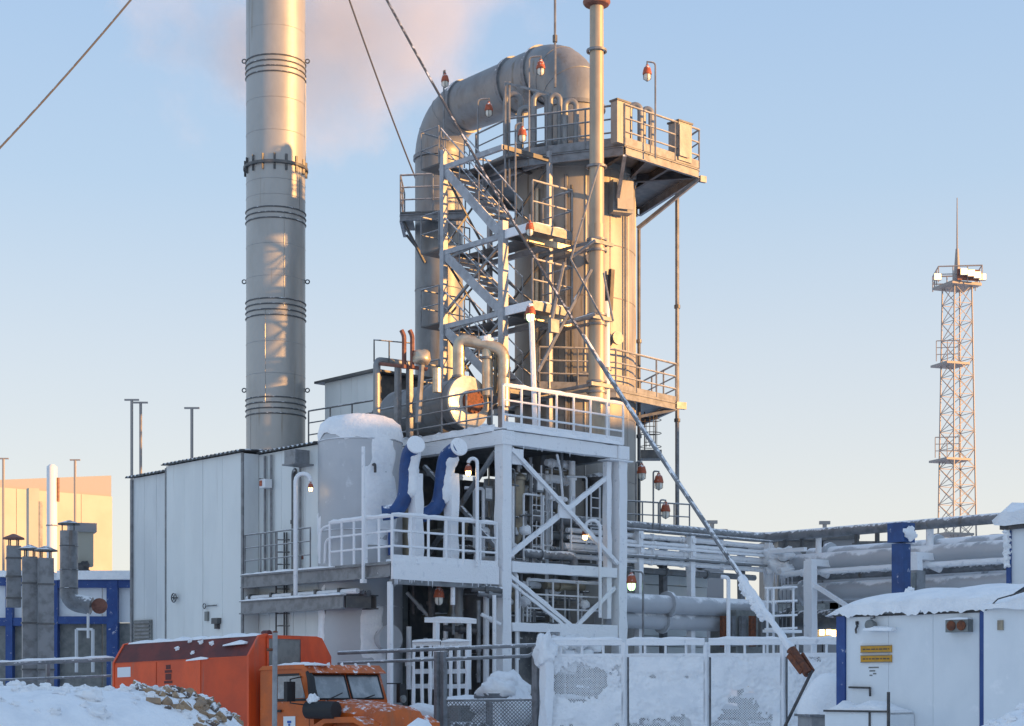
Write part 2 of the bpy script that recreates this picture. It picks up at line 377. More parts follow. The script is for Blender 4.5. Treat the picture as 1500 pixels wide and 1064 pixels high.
for v in (VB-.45, VB-.75, VB-2.1):
    MB().tube([W(U2-.07, v, 5.2), W(U2-.07, v, ZR-.1)], 0.035, 6).build('downpipe', 'galv', bld)
# fittings on the long wall
def onwall(px, py, u=EU): v = pv(px, u); return v, zw(py, u, v)
v, z = onwall(260, 876)
hw = thing('valve_wheel', 'small round valve wheel on the wall of the clad building', 'valve', W(EU, v, z))
MB().ring(W(EU-.12, v, z), 0.13, 0.018, 16, 5, axis=Uv).build('rim', 'galv_dark', hw)
for a in (0, 60, 120):
    d = (Vv*math.cos(R(a))+Z3*math.sin(R(a)))*.13; MB().tube([W(EU-.12, v, z)-d, W(EU-.12, v, z)+d], 0.012, 5).build('spoke', 'galv_dark', hw)
MB().tube([W(EU-.16, v, z), W(EU+.02, v, z)], 0.025, 6).build('stem', 'galv_dark', hw)
v, z = onwall(302, 888)
hk = thing('hose_hook', 'dark looped hook bar on the clad wall above the truck', 'hook', W(EU, v, z))
MB().ring(W(EU-.06, v, z), 0.07, 0.015, 14, 5, axis=Uv).build('loop', 'galv_dark', hk)
MB().tube([W(EU-.06, v-.07, z), W(EU-.06, v-.62, z)], 0.018, 6).build('bar', 'galv_dark', hk)
MB().uvbox(EU-.07, EU-.0, v-.16, v-.02, z-.42, z-.16).build('plate', 'panel_grey', hk)
v, z = onwall(320, 911)
jb = thing('wall_junction_box', 'dark junction box low on the clad wall beside the hook bar', 'box', W(EU, v, z))
MB().uvbox(EU-.14, EU-.0, v-.15, v+.15, z-.06, z+.1).build('body', 'galv_dark', jb)
MB().uvbox(EU-.10, EU-.0, v-.08, v+.06, z-.2, z-.06).build('gland', 'steel_dark', jb)
v, z = onwall(211, 926, EU+.1)
gv = thing('wall_vent', 'grey louvred vent low on the left end of the clad building', 'vent', W(EU+.1, v, z))
MB().uvbox(EU+.04, EU+.09, v-.5, v+.5, z-.35, z+.35).build('frame', 'panel_grey', gv)
for i in range(6): MB().uvbox(EU+.0, EU+.05, v-.45, v+.45, z-.3+i*.11, z-.24+i*.11).build('louvre', 'galv', gv)
v = VB-.62; z = zw(708, U2, v)
lb = thing('wall_lamp_box', 'white and red lamp box on the recessed clad wall', 'lamp', W(U2, v, z))
MB().uvbox(U2-.3, U2-.08, v-.18, v+.1, z-.15, z+.08).build('housing', 'white_paint', lb)
MB().uvbox(U2-.32, U2-.30, v-.03, v+.07, z-.1, z+.05).build('lens', 'lamp_red', lb)
MB().tube([W(U2-.0, v+.1, z+.1), W(U2-.3, v+.1, z+.1)], 0.02, 6).build('bracket', 'galv_dark', lb)
# thin poles on the roof
for px, top, D, lab in ((193, 586, 52.0, 'thin T-topped pole at the left end of the clad building roof'),
                        (206, 590, 52.4, 'thin T-topped pole second from the left end of the clad building roof'),
                        (281, 598, 50.0, 'thin T-topped pole standing alone mid-roof on the clad building')):
    b = P(px, 700, D); b.z = ZR-.5; t = P(px, top, D)
    pl = thing('roof_pole', lab, 'pole', b, 'lightning poles on the clad roof')
    MB().tube([b, t], 0.045, 6).build('shaft', 'mast_steel', pl); MB().beam(t-Vector((.22, 0, 0)), t+Vector((.22, 0, 0)), .06, .05).build('crossbar', 'mast_steel', pl)
# penthouse box
vq = 7.6; uq = 0.9; c = P(548, 546, 50.0); uq, vq = UV(c.x, c.y); zt = c.z
pb = thing('roof_penthouse', 'small pale panelled box building behind the frosted tank', 'building', W(uq, vq, 0))
clad_run(pb, uq, vq, pv(476, uq), 6, zt, .75, 'wall_white', t=.05)
MB().uvbox(uq+.06, uq+2.0, vq+.02, pv(476, uq)-.02, 0, zt-.02).build('inner_wall', 'galv_dark', pb)
MB().uvbox(uq-.2, uq+2.1, vq-.25, pv(468, uq), zt, zt+.07).build('roof_slab', 'galv_dark', pb)

# chimney
CD = 52.0; cc = P(404, 0, CD); CR = 43/FPX*CD
ch = thing('chimney', 'tall pale steel chimney with dark stiffening rings', 'chimney', (cc.x, cc.y, 0))
lev = [ZZ(y, CD) for y in (1090, 600, 460, 318, 250, 107, -60, -260)]
for i, (a, b) in enumerate(zip(lev, lev[1:])):
    MB().lathe((cc.x, cc.y, 0), [(CR, a), (CR*(1+random.uniform(-.004, .004)), (a+b)/2), (CR, b)], 64, cap=False).build('shell_section', 'stack', ch, smooth=60)
for y in (107, 318, 458, 600):
    for k in range(4):
        z = ZZ(y, CD)+(k-1.5)*.165
        if y == 318 and k == 3: continue
        MB().ring((cc.x, cc.y, z), CR+.012, .022, 64, 6).build('stiffening_ring', 'galv_dark', ch)
for i, (a, b) in enumerate(zip(lev, lev[1:])):
    for q in range(2):
        az = R(-140+37*i+q*170); d = Vector((math.cos(az), math.sin(az), 0))*(CR+.002); MB().beam(Vector((cc.x, cc.y, a+.05))+d, Vector((cc.x, cc.y, b-.05))+d, .03, .012).build('weld_seam', 'stack', ch)
    for f in (.33, .66): MB().ring((cc.x, cc.y, a+(b-a)*f), CR+.001, .008, 64, 4).build('weld_seam', 'stack', ch)
z = ZZ(250, CD)
MB().lathe((cc.x, cc.y, z), [(CR-.05, -.03), (CR+.09, -.03), (CR+.09, .05), (CR-.05, .05)], 64, cap=False).build('flange', 'galv_dark', ch)
for i in range(16):
    a = 2*math.pi*i/16+.1; d = Vector((math.cos(a), math.sin(a), 0))
    MB().beam(Vector((cc.x, cc.y, z-.22))+d*(CR+.03), Vector((cc.x, cc.y, z+.26))+d*(CR+.03), .02, .07).build('gusset', 'galv_dark', ch)
for y in (90, 413, 572):
    for s in (-1, 1):
        c0 = Vector((cc.x+s*(CR+.07), cc.y, ZZ(y, CD)))
        MB().ring(c0, .06, .02, 12, 5, axis=(0, 1, 0)).build('lifting_lug', 'galv_dark', ch)
# guy cables from the chimney top
def guy(name, label, a, b, r, sag, n=26):
    a = Vector(a); b = Vector(b); pts = []
    for i in range(n+1):
        t = i/n; p = a+(b-a)*t; p.z -= 4*sag*t*(1-t); pts.append(p)
    return tag(MB().tube(pts, r, 6).build(name, 'cable'), label, 'cable', 'chimney guy cables'), pts
ctop = Vector((cc.x, cc.y, ZZ(-230, CD)))
anch = P(1186, 990, 34.5)
_, gpts = guy('guy_cable', 'dark guy cable crossing in front of the stair tower down to the snowy anchor', ctop+Vector((CR, 0, 0)), anch, .036, 0.9, 60)
guy('guy_cable', 'thin guy cable running down behind the arched duct beside the chimney', ctop+Vector((CR*.8, .5, -.2)), P(655, 372, 66), .028, .5)
guy('guy_cable', 'dark guy cable alone in the sky at upper left', ctop+Vector((-CR, 0, -.3)), P(-470, 640, 46), .03, 1.2)
# snow-crusted turnbuckle at the foot of the front cable
tb = thing('turnbuckle', 'snow-crusted guy rod with rusty turnbuckle above the anchor block', 'anchor rod', anch)
dirg = (gpts[-6]-anch).normalized()
MB().tube([anch+dirg*.05+Vector((0, 0, -.0)), anch+dirg*.75], .10, 8).build('rusty_shackle', 'rust', tb)
for s in (-1, 1): MB().beam(anch+dirg*.1+Vector((s*.11, 0, 0)), anch+dirg*.6+Vector((s*.13, 0, 0)), .05, .12).build('side_plate', 'rust', tb)
MB().tube([anch+dirg*(.75+.12*i) for i in range(19)], [.075+random.uniform(-.02, .025) for i in range(19)], 8, jit=.18).build('frosted_rod', 'frost_heavy', tb)
MB().tube([p+Vector((0, 0, .02)) for p in gpts[39:-4]], .052, 8, jit=.05).build('stay_sleeve', 'stay', tb)
for i in range(9):
    p = anch+dirg*(1.9+.11*i); MB().lump(p+Vector((-.03, -.03, -.10-random.random()*.04)), (.09, .08, .10), 7, 5, .25, i).build('ice_clump', 'snow', tb)
for k, (a, b) in enumerate(((anch+Vector((.05, 0, .1)), P(1142, 1080, 33.8)), (anch+Vector((.15, .3, -.6)), P(1168, 1080, 33.9)))):
    MB().beam(a, b, .045).build('stay_bar', 'steel_dark', tb)

# ------------------------------------------------------------------ frosted vertical tank
tc = P(528, 0, 44.6); TR = 61.5/FPX*44.6; tk = thing('frosted_tank', 'fat frosted vertical tank with snow on its dome', 'tank', (tc.x, tc.y, 0))
ZT = ZZ(613, 44.6)
MB().lathe((tc.x, tc.y, 0), [(TR*.98, .2), (TR, .5), (TR, 4.2), (TR, ZT-.62), (TR*.985, ZT-.5), (TR*.9, ZT-.28), (TR*.72, ZT-.12), (TR*.4, ZT-.02), (.01, ZT)], 56).build('shell', 'clad_frost', tk, smooth=60)
for z in (4.35, 6.3, ZT-.66): MB().ring((tc.x, tc.y, z), TR+.004, .018, 56, 5).build('weld_band', 'clad_frost', tk)
m = MB(); vs = []; n = 48
prof = [(1.006, -.60), (1.02, -.46), (.955, -.20), (.77, -.03), (.45, .05), (.01, .07)]
for i, (r, z) in enumerate(prof):
    for j in range(n):
        a = 2*math.pi*j/n
        low = mnoise.noise(Vector((math.cos(a)*2.1, math.sin(a)*2.1, 5)))*.22+mnoise.noise(Vector((math.cos(a)*6, math.sin(a)*6, 1)))*.08
        vs.append((tc.x+TR*r*math.cos(a), tc.y+TR*r*math.sin(a), ZT+z+(low if i == 0 else low*.3 if i == 1 else random.uniform(-.015, .015))))
m.add(vs, [(i*n+j, i*n+(j+1) % n, (i+1)*n+(j+1) % n, (i+1)*n+j) for i in range(len(prof)-1) for j in range(n)]); m.build('snow_cap', 'snow', tk, smooth=70)
def on_tank(az, z, off=0.0): return Vector((tc.x+(TR+off)*math.sin(R(az)), tc.y-(TR+off)*math.cos(R(az)), z))
# frost patch sheet standing on the sunny side: rime crust, ragged edge
def tank_crust(az0, az1, z0, z1, t, seed, name='rime_crust'):
    m = MB(); na, nz = 16, 18; vs = []; keep = {}
    for k in range(nz+1):
        for j in range(na+1):
            az = az0+(az1-az0)*j/na; z = z0+(z1-z0)*k/nz
            q = mnoise.noise(Vector((az*.03, z*1.1, seed)))+.5*mnoise.noise(Vector((az*.09, z*3, seed+2)))
            e = min(j/na, 1-j/na, k/nz, 1-k/nz)*5
            keep[(j, k)] = q+min(e, 1)*.75-.30
            vs.append(on_tank(az, z, max(-.02, min(t, keep[(j, k)]*.12))))
    fs = []
    for k in range(nz):
        for j in range(na):
            if max(keep[(j, k)], keep[(j+1, k+1)], keep[(j+1, k)], keep[(j, k+1)]) > 0: fs.append((k*(na+1)+j, k*(na+1)+j+1, (k+1)*(na+1)+j+1, (k+1)*(na+1)+j))
    m.add(vs, fs); m.build(name, 'snow', tk, smooth=80)
tank_crust(8, 62, 5.9, ZT-.3, .035, 3)
tank_crust(5, 40, 2.9, 4.5, .03, 8)
tank_crust(-75, -50, 3.4, 5.0, .03, 12)
tank_crust(-85, -62, 5.6, 6.8, .03, 15)
for az, z, l in ((22, 7.95, .22), (8, 6.0, .3)):
    p = on_tank(az, z); d = Vector((math.sin(R(az)), -math.cos(R(az)), 0))
    MB().tube(bend([p, p+d*.18, p+d*.18-Z3*l], .08), .035, 6).build('nozzle', 'steel_dark', tk)
p = on_tank(48, 5.95); MB().tube([p+Vector((.02, -.1, -.3)), p+Vector((.02, -.1, .3))], .055, 8).build('level_gauge', 'blue', tk)
p = on_tank(38, 3.5); MB().lathe(p, [(.3, 0), (.3, .25), (.36, .25), (.36, .33), (.01, .34)], 20, axis=(math.sin(R(38)), -math.cos(R(38)), 0)).build('manhole', 'clad_frost', tk)

# blue S-bend pipes with rime
for k, (pts, D, lab) in enumerate((([(560, 752), (580, 748), (592, 730), (595, 705), (596, 684), (600, 664), (609, 652)], 42.95, 'blue S-bend pipe with rime crust next to the frosted tank'),
                                   ([(606, 756), (628, 752), (642, 738), (647, 712), (649, 690), (655, 668), (672, 655)], 43.2, 'blue S-bend pipe with rime crust next to the frame corner'))):
    w = [P(x, y, D) for x, y in pts]; w[-1] = P(*pts[-1], D-.35); w[-2] = P(*pts[-2], D-.1)
    sm = []
    for i in range(len(w)-1):
        p0 = w[max(0, i-1)]; p1 = w[i]; p2 = w[i+1]; p3 = w[min(len(w)-1, i+2)]
        for t in (0, .25, .5, .75):
            sm.append(.5*((2*p1)+(p2-p0)*t+(2*p0-5*p1+4*p2-p3)*t*t+(3*p1-p0-3*p2+p3)*t**3))
    sm.append(w[-1])
    b = thing('blue_pipe', lab, 'pipe', (w[2].x, w[2].y, ZD), 'blue pipes by the tank')
    MB().tube(sm, .19, 14).build('pipe', 'blue_bright', b, smooth=60)
    d = (sm[-1]-sm[-3]).normalized(); d.y -= .6; d.normalize()
    MB().lathe(sm[-1], [(.17, -.03), (.23, -.015), (.235, .03), (.215, .05), (.01, .055)], 20, axis=d).build('end_cap', 'frost_heavy', b)
    crust = [p+Vector((.14, -.03, 0)) for p in sm[8:-3]]
    MB().tube(crust, [.05]+[.17+random.uniform(-.02, .03) for _ in crust[2:]]+[.07], 10, jit=.08).build('rime_crust', 'snow', b, smooth=70)
    q = W(*UV(w[3].x+.24, w[3].y+.05)); q.z = ZD
    MB().beam(q, Vector((q.x, q.y, ZZ(694, D))), .30, .26, jit=.02).build('support_leg', 'frost_white', b)

# ------------------------------------------------------------------ white steel frame with upper deck
UC = pu(907, 0); ZU = zw(632, 0, 0); ZM = zw(822, 0, 0); ZL = zw(912, 0, 0); VD = 5.4
fr = thing('steel_frame', 'big frost-white steel frame with crossed braces carrying the upper deck', 'frame', W(0, 0, 0))
for u, v in ((0, 0), (UC, 0), (0, VD), (UC, VD)):
    m = MB().beam(W(u, v, 0), W(u, v, ZU-.40 if v else ZU-.36), .31 if v == 0 else .24, jit=.016).build('column', 'frost_white', fr)
MB().beam(W(UC-.42, .05, ZL+.2), W(UC-.42, .05, ZU-.45), .17, jit=.012).build('inner_column', 'frost_white', fr)
for zt, h, nm in ((ZU, .34, 'beam'), (ZM, .27, 'beam'), (ZL, .22, 'beam')):
    MB().beam(W(.21, 0, zt-h/2), W(UC-.21, 0, zt-h/2), .26, h, jit=.012).build(nm, 'frost_white', fr)
    if nm and zt != ZL:
        MB().beam(W(0, .21, zt-h/2), W(0, VD-.16, zt-h/2), .26, h, jit=.01).build(nm, 'frost_white' if zt == ZU else 'galv', fr)
        MB().beam(W(UC, .21, zt-h/2), W(UC, VD-.16, zt-h/2), .26, h).build(nm, 'galv', fr)
        MB().beam(W(.16, VD, zt-h/2), W(UC-.16, VD, zt-h/2), .2, h).build(nm, 'galv_dark', fr)
for u in (0, UC): MB().uvbox(u-.20, u+.20, -.20, .20, ZU-.36, ZU+.0).build('cap_plate', 'frost_white', fr)
MB().uvbox(UC-.6, UC+.32, -.24, .24, ZU-.42, ZU-.385).build('cap_plate', 'frost_white', fr)
def brace(a, b, w=.12, off=0.0, mat='frost_white', name='brace'):
    MB().beam(a, b, w, w*1.05, jit=.008).build(name, mat, fr)
    MB().ridge(a+Z3*w*.5, b+Z3*w*.5, w*.9, .05, seed=int(a.z*10)).build('snow_cap', 'snow', fr)
zc = (ZM+ZU-.4)/2
brace(W(.18, -.12, ZU-.45), W(UC-.2, -.12, ZM+.12), .10)
brace(W(.18, .04, ZM+.12), W(UC-.4, .04, zw(700, UC, 0)), .11)
MB().box(W(UC*.5, -.05, (ZU+ZM)/2-.25), (.42, .06, .36)).build('gusset_plate', 'frost_white', fr)
MB().box(W(.45, -.02, ZU-.62), (.4, .10, .4)).build('gusset_plate', 'frost_white', fr)
brace(W(.18, -.06, ZM-.38), W(2.35, -.06, ZL-.02), .09)
brace(W(.18, -.06, ZM-.55), W(2.15, -.06, ZL-.05), .06)
brace(W(UC-.25, -.06, ZM-.55), W(2.6, -.06, ZL-.02), .09)
MB().uvbox(1.9, UC-.2, -.14, -.06, ZL-.38, ZL+.02).build('kick_panel', 'frost_white', fr)
m = MB()
for i in range(14): m.lump(W(1.2+random.random()*1.9, -.2+random.uniform(-.15, .1), ZL-.45-random.random()*.9), (.28, .2, .22), 8, 5, .25, i)
stuff(m.build('snow_clump', 'snow', fr, smooth=70))
# brace on the left side
MB().beam(W(.0, .3, ZU-.5), W(.0, 3.2, ZM+.2), .1).build('brace', 'galv', fr)
MB().beam(W(.0, .3, ZM+.4), W(.0, 3.2, ZU-.6), .1).build('brace', 'galv', fr)
for i in range(8):
    u = random.uniform(.3, UC-.3); L_ = random.uniform(.04, .14); MB().lathe(W(u, -.1, ZU-.33), [(.02, 0), (.012, -L_*.5), (.002, -L_)], 5).build('icicle', 'ice_block', fr)
# upper deck
ud = thing('upper_deck', 'upper grating deck with frosted guard rail on top of the white frame', 'platform', W(0, 0, ZU))
np_ = 9
for i in range(np_):
    a = VD*i/np_; MB().uvbox(-.12, UC+.1, a+.006-(.14 if i == 0 else 0), a+VD/np_-.006, ZU+.004, ZU+.05).build('deck_plate', 'galv', ud)
railing(ud, [W(UC+.05, -.1, ZU+.05), W(-.08, -.1, ZU+.05)], 1.12, .62, .032, 'frost_white', nr=2, toe=.2, toemat='frost_white', snow=.05)
railing(ud, [W(-.08, .35, ZU+.05), W(-.08, VD, ZU+.05)], 1.1, 1.05, .026, 'galv', nr=2)
MB().beam(W(-.12, .2, ZU+.11), W(-.12, VD, ZU+.11), .02, .16).build('toe_board', 'frost_white', ud)
MB().ridge(W(UC, 0.05, ZU+.05), W(0, 0.05, ZU+.05), .5, .16, seed=4).build('snow_drift', 'snow', ud)
MB().ridge(W(.05, 0.2, ZU+.05), W(0.05, 4.4, ZU+.05), .45, .22, seed=9).build('snow_drift', 'snow', ud)

# ------------------------------------------------------------------ lower deck with frosted rail
ld = thing('lower_deck', 'lower frosted deck with white guard rail in front of the tank', 'platform', W(EU, 0, ZD))
DV = 1.6
for i in range(5):
    a = EU+(0-.22-EU)*i/5; b = EU+(0-.22-EU)*(i+1)/5
    MB().uvbox(a+.006, b-.006, 0.0, DV, ZD-.05, ZD).build('deck_plate', 'galv', ld)
n = 7
for i in range(n):
    a = DV+(VB-DV)*i/n; b = DV+(VB-DV)*(i+1)/n
    MB().uvbox(EU, EU+.46, a+.006, b-.006, ZD-.05, ZD).build('deck_plate', 'galv', ld)
MB().beam(W(EU-.02, -.05, ZD-.21), W(-.21, -.05, ZD-.21), .06, .46, jit=.008).build('fascia', 'frost_white', ld)
MB().beam(W(EU+.02, .02, ZD-.50), W(-.21, .02, ZD-.50), .14, .12).build('edge_pipe', 'galv', ld)
MB().ibeam(W(EU, .02, ZD-.22), W(EU, VB-.02, ZD-.22), .16, .34).build('edge_beam', 'galv', ld)
MB().ridge(W(EU-.01, 2.3, ZD-.03), W(EU-.01, VB-.05, ZD-.03), .15, .05, seed=22).build('snow_cap', 'snow', ld)
MB().uvbox(EU+.3, -.3, .3, DV-.1, ZD-.3, ZD-.12).build('under_frame', 'galv', ld)
railing(ld, [W(-.25, -.04, ZD), W(EU, -.04, ZD)], 1.12, .55, .034, 'frost_white', nr=2, toe=.16, toemat='frost_white', snow=.06)
railing(ld, [W(EU+.02, .0, ZD), W(EU+.02, 2.55, ZD)], 1.1, .55, .032, 'frost_white', nr=2, snow=.06)
MB().tube(bend([W(EU+.02, 2.55, ZD+1.05), W(EU+.02, 2.95, ZD+1.0), W(EU+.02, 3.0, ZD+.1)], .35), .032, 6).build('rail_end_loop', 'frost_white', ld)
MB().tube(bend([W(EU+.10, 2.5, ZD+.75), W(EU+.10, 2.85, ZD+.7), W(EU+.10, 2.88, ZD+.1)], .3), .032, 6).build('rail_end_loop', 'frost_white', ld)
railing(ld, [W(EU+.02, 3.4, ZD), W(EU+.02, VB-.1, ZD)], 1.05, .8, .02, 'galv', nr=2)
m = MB()
for i in range(16): m.lump(W(EU+.3+random.random()*3.2, .15+random.random()*.9, ZD+.03), (.3, .25, .10), 8, 5, .3, i+30)
stuff(m.build('snow_clump', 'snow', ld, smooth=70))
MB().tube([W(EU+.02, .06, 0), W(EU+.02, .06, ZD-.5)], .075, 8, jit=.05).build('post', 'frost_white', ld)
MB().tube([W(EU*.45, .06, ZD-1.0), W(EU*.45, .06, ZD-.5)], .06, 8).build('stub_post', 'frost_white', ld)
random.seed(71)
for i in range(15):
    u = random.uniform(EU+.05, -.3); L_ = random.uniform(.05, .2); MB().lathe(W(u, -.05, ZD-.43), [(.022, 0), (.014, -L_*.5), (.002, -L_)], 5).build('icicle', 'ice_block', ld)
# pole rising through the deck in front of the tank
vp = pv(537, EU)
pole = thing('deck_pole', 'slim frosted pole in front of the frosted tank', 'pole', W(EU-.1, vp, ZD-.4))
MB().tube([W(EU-.1, vp, ZD-.5), W(EU-.1, vp, zw(655, EU, vp))], .045, 8, jit=.06).build('shaft', 'frost_white', pole)
MB().uvbox(EU-.16, EU-.04, vp-.06, vp+.06, ZD-.5, ZD-.4).build('foot', 'frost_white', pole)
# lower cable bridge under the deck
cb = thing('cable_bridge', 'grey cable tray bridge below the lower deck beside the building', 'cable tray', W(EU, VB, ZD-1.1))
vE = pv(503, EU-.05)
MB().ibeam(W(EU-.05, vE, ZD-.92), W(EU-.05, VB-.03, ZD-.92), .16, .36).build('side_beam', 'galv', cb)
MB().ibeam(W(EU+.75, vE-.3, ZD-.92), W(EU+.75, VB-.07, ZD-.92), .16, .36).build('side_beam', 'galv_dark', cb)
MB().beam(W(EU+.05, vE+.05, ZD-.92), W(EU+.66, vE-.2, ZD-.92), .1, .3).build('end_beam', 'galv_dark', cb)
MB().ridge(W(EU-.06, vE, ZD-.74), W(EU-.06, VB-.05, ZD-.74), .2, .06, seed=5).build('snow_cap', 'snow', cb)
for k, (du, r) in enumerate(((.1, .07), (.28, .05), (.45, .08))):
    MB().tube([W(EU+du, vE-.4, ZD-.66-.02*k), W(EU+du, VB-.1, ZD-.66-.02*k)], r, 8).build('tray_pipe', 'galv' if k else 'frost_white', cb)
for i in range(5):
    v = vE+.3+i*(VB-vE-.6)/4; MB().uvbox(EU+.0, EU+.7, v-.04, v+.04, ZD-.74, ZD-.56).build('tray_bracket', 'galv_dark', cb)

# ------------------------------------------------------------------ lamps
def jar_lamp(label, p, pole, lit=None, s=1.0, polemat='galv', cat='lamp', polr=.025, group='explosion-proof lamps'):
    """p: top of the housing; pole: world points from its foot to the housing"""
    t = thing('bulkhead_lamp', label, cat, pole[0], group)
    p = Vector(p); k = s*.66
    MB().lathe(p, [(.05*k, .06*k), (.06*k, 0), (.11*k, -.03*k), (.13*k, -.10*k), (.155*k, -.21*k), (.155*k, -.26*k), (.12*k, -.265*k)], 14).build('housing', 'lamp_red', t, smooth=50)
    jar_ = MB().lathe(p, [(.115*k, -.262*k), (.115*k, -.36*k), (.10*k, -.43*k), (.05*k, -.475*k), (.01*k, -.48*k)], 14).build('glass_jar', lit or 'lamp_glass', t, smooth=60)
    for a in (0, 90):
        d = Vector((math.cos(R(a)), math.sin(R(a)), 0))*.128*k
        MB().tube([p+d+Z3*-.25*k, p+d+Z3*-.42*k, p-Z3*.50*k, p-d+Z3*-.42*k, p-d+Z3*-.25*k], .008, 4).build('guard_wire', 'steel_dark', jar_)
    MB().tube(list(pole)+[p+Z3*.05], polr, 6).build('pole', polemat, t)
    return t
def pole_lamp(label, px, py, D, foot_py, arm=14, **kw):
    p = P(px, py, D); b = P(px+arm, foot_py, D); top = P(px+arm, py-6, D)
    return jar_lamp(label, p, bend([b, top, p+Z3*.14], .1, 4), **kw)

# ------------------------------------------------------------------ tall vessel, arched duct and second tower
VDp = 50.2; vc = P(842, 0, VDp); VRd = 88/FPX*VDp
PZ = ZZ(212, 47.2)                                     # top platform level
ve = thing('tall_vessel', 'wide tall clad vessel under the top platform', 'vessel', (vc.x, vc.y, 0))
zsh = ZZ(268, VDp)
for a, b in ((0.3, 4.6), (4.6, 8.2), (8.2, 11.9), (11.9, zsh)):
    MB().lathe((vc.x, vc.y, 0), [(VRd, a), (VRd, b)], 72, cap=False).build('shell_section', 'clad_warm', ve, smooth=60)
for z in (1.6, 3.1, 4.6, 6.4, 8.2, 10.0, 11.9, 13.4, 14.9): MB().ring((vc.x, vc.y, z), VRd+.004, .014, 72, 5).build('seam_band', 'clad_warm', ve)
MB().lathe((vc.x, vc.y, zsh), [(VRd-.03, -.05), (VRd+.07, -.05), (VRd+.07, .12), (VRd-.1, .14), (VRd*.8, .5), (.9, .9)], 72, cap=False).build('shoulder', 'clad_warm', ve, smooth=40)
MB().lathe((vc.x, vc.y, 0), [(VRd+.12, 0), (VRd+.12, .3), (VRd, .32)], 40).build('base_ring', 'concrete', ve)
for k_, (az, z0, z1, r_) in enumerate(((-100, 9, 16.8, .05), (-95, 9, 16.5, .04), (-112, 9.2, 15.5, .035), (-70, 11, 16.6, .03), (-62, 9, 14, .045), (-128, 9, 16.5, .06), (-40, 11.2, 16.4, .03))):
    d = Vector((math.cos(R(az)), math.sin(R(az)), 0))*(VRd+.07); MB().tube([Vector((vc.x, vc.y, z0))+d, Vector((vc.x, vc.y, z1))+d], r_, 6).build('conduit', ['galv', 'galv_dark', 'foil'][k_ % 3], ve)
for az, z in ((-105, 12.6), (-78, 14.4), (-118, 10.6), (-55, 12.2), (-85, 11.0)):
    d = Vector((math.cos(R(az)), math.sin(R(az)), 0)); MB().lathe(Vector((vc.x, vc.y, z))+d*(VRd-.05), [(.12, 0), (.12, .25), (.19, .25), (.19, .33), (.01, .34)], 16, axis=d).build('nozzle', 'galv', ve)
for z0, z1 in ((4.6, 8.2), (8.2, 11.9), (11.9, zsh)):
    for q in range(7):
        a_ = R(-165+q*25+z0*7); d = Vector((math.cos(a_), math.sin(a_), 0))*(VRd+.004); MB().beam(Vector((vc.x, vc.y, z0))+d, Vector((vc.x, vc.y, z1))+d, .02, .05).build('sheet_lap', 'clad_warm', ve)
# instrument box on the shell
bp = P(909, 290, VDp-1.55)
ib_ = MB().box(bp, (.62, .34, .92), ang=R(22)).build('instrument_box', 'clad', ve)
MB().box(bp+Vector((.12, -.27, 0)), (.50, .03, .8), ang=R(22)).build('box_door', 'clad_warm', ib_)
for x, y0, y1 in ((896, 395, 455),):
    a = P(x, y0, VDp-1.68); b = P(x-3, y1, VDp-1.68); MB().beam(a, b, .12, .14).build('clip', 'steel_dark', ve)
tl = 6.3; cL = P(643, 0, 54.9); LR = 35/FPX*54.9
du, dv = UV(cL.x, cL.y)
DR = 42/FPX*VDp; DZ = ZZ(66, VDp-.3)-DR+.40
dirv = Vector((cL.x-vc.x, cL.y-vc.y, 0)); dist = dirv.length; dirv.normalize()
duct = thing('arched_duct', 'huge arched grey duct joining the tall vessel and the slimmer tower', 'duct', (vc.x, vc.y, PZ))
EB = 1.35
c0 = Vector((vc.x, vc.y, 0)); c1 = Vector((cL.x, cL.y, 0))
legR = [c0+Z3*(zsh+.6), c0+Z3*(DZ-EB)]
elR = arc(c0+dirv*EB+Z3*(DZ-EB), EB, 180, 90, dirv, Z3, 12)
elL = arc(c1-dirv*EB+Z3*(DZ-EB), EB, 90, 0, dirv, Z3, 12)
r2 = lambda pts, r: MB().tube(pts, r, 48, caps=False)
r2(legR, DR).build('riser', 'clad_warm', duct, smooth=60)
r2(elR, DR).build('elbow', 'clad', duct, smooth=60)
r2([elR[-1], elL[0]], [DR, LR]).build('cross_duct', 'clad', duct, smooth=60)
r2(elL, LR).build('elbow', 'clad', duct, smooth=60)
for p, ax, r in ((elR[-1], dirv, DR), (elR[0], Z3, DR), (elL[0], dirv, LR), (elL[-1], Z3, LR), (elR[-1]+dirv*1.2, dirv, DR*.99)):
    MB().lathe(p, [(r-.02, -.06), (r+.06, -.06), (r+.06, .06), (r-.02, .06)], 48, axis=ax, cap=False).build('flange', 'galv', duct)
for i in (4, 8):
    for el_, r in ((elR, DR), (elL, LR)):
        MB().ring(el_[i], r+.005, .012, 40, 5, axis=(el_[i+1]-el_[i-1])).build('mitre_seam', 'clad', duct)
tw = thing('second_tower', 'slimmer grey tower under the left end of the arched duct', 'tower', (cL.x, cL.y, 0))
zl = elL[-1].z
for a, b in ((.2, 6), (6, 12), (12, zl-.07)):
    MB().lathe((cL.x, cL.y, 0), [(LR, a), (LR, b)], 48, cap=False).build('shell_section', 'clad', tw, smooth=60)
for z in (6, 9, 12, 15): MB().ring((cL.x, cL.y, z), LR+.004, .014, 48, 5).build('seam_band', 'clad', tw)
# lightning rod on the elbow
rp = P(813, 128, 49.4)
rod = thing('lightning_rod', 'thin rod rising past the top of the arched duct', 'rod', rp)
MB().tube([rp, P(813, -60, 49.4)], .035, 6).build('shaft', 'galv', rod)
MB().tube([P(813, 62, 49.4), P(813, 52, 49.4)], .07, 8).build('collar', 'galv_dark', rod)

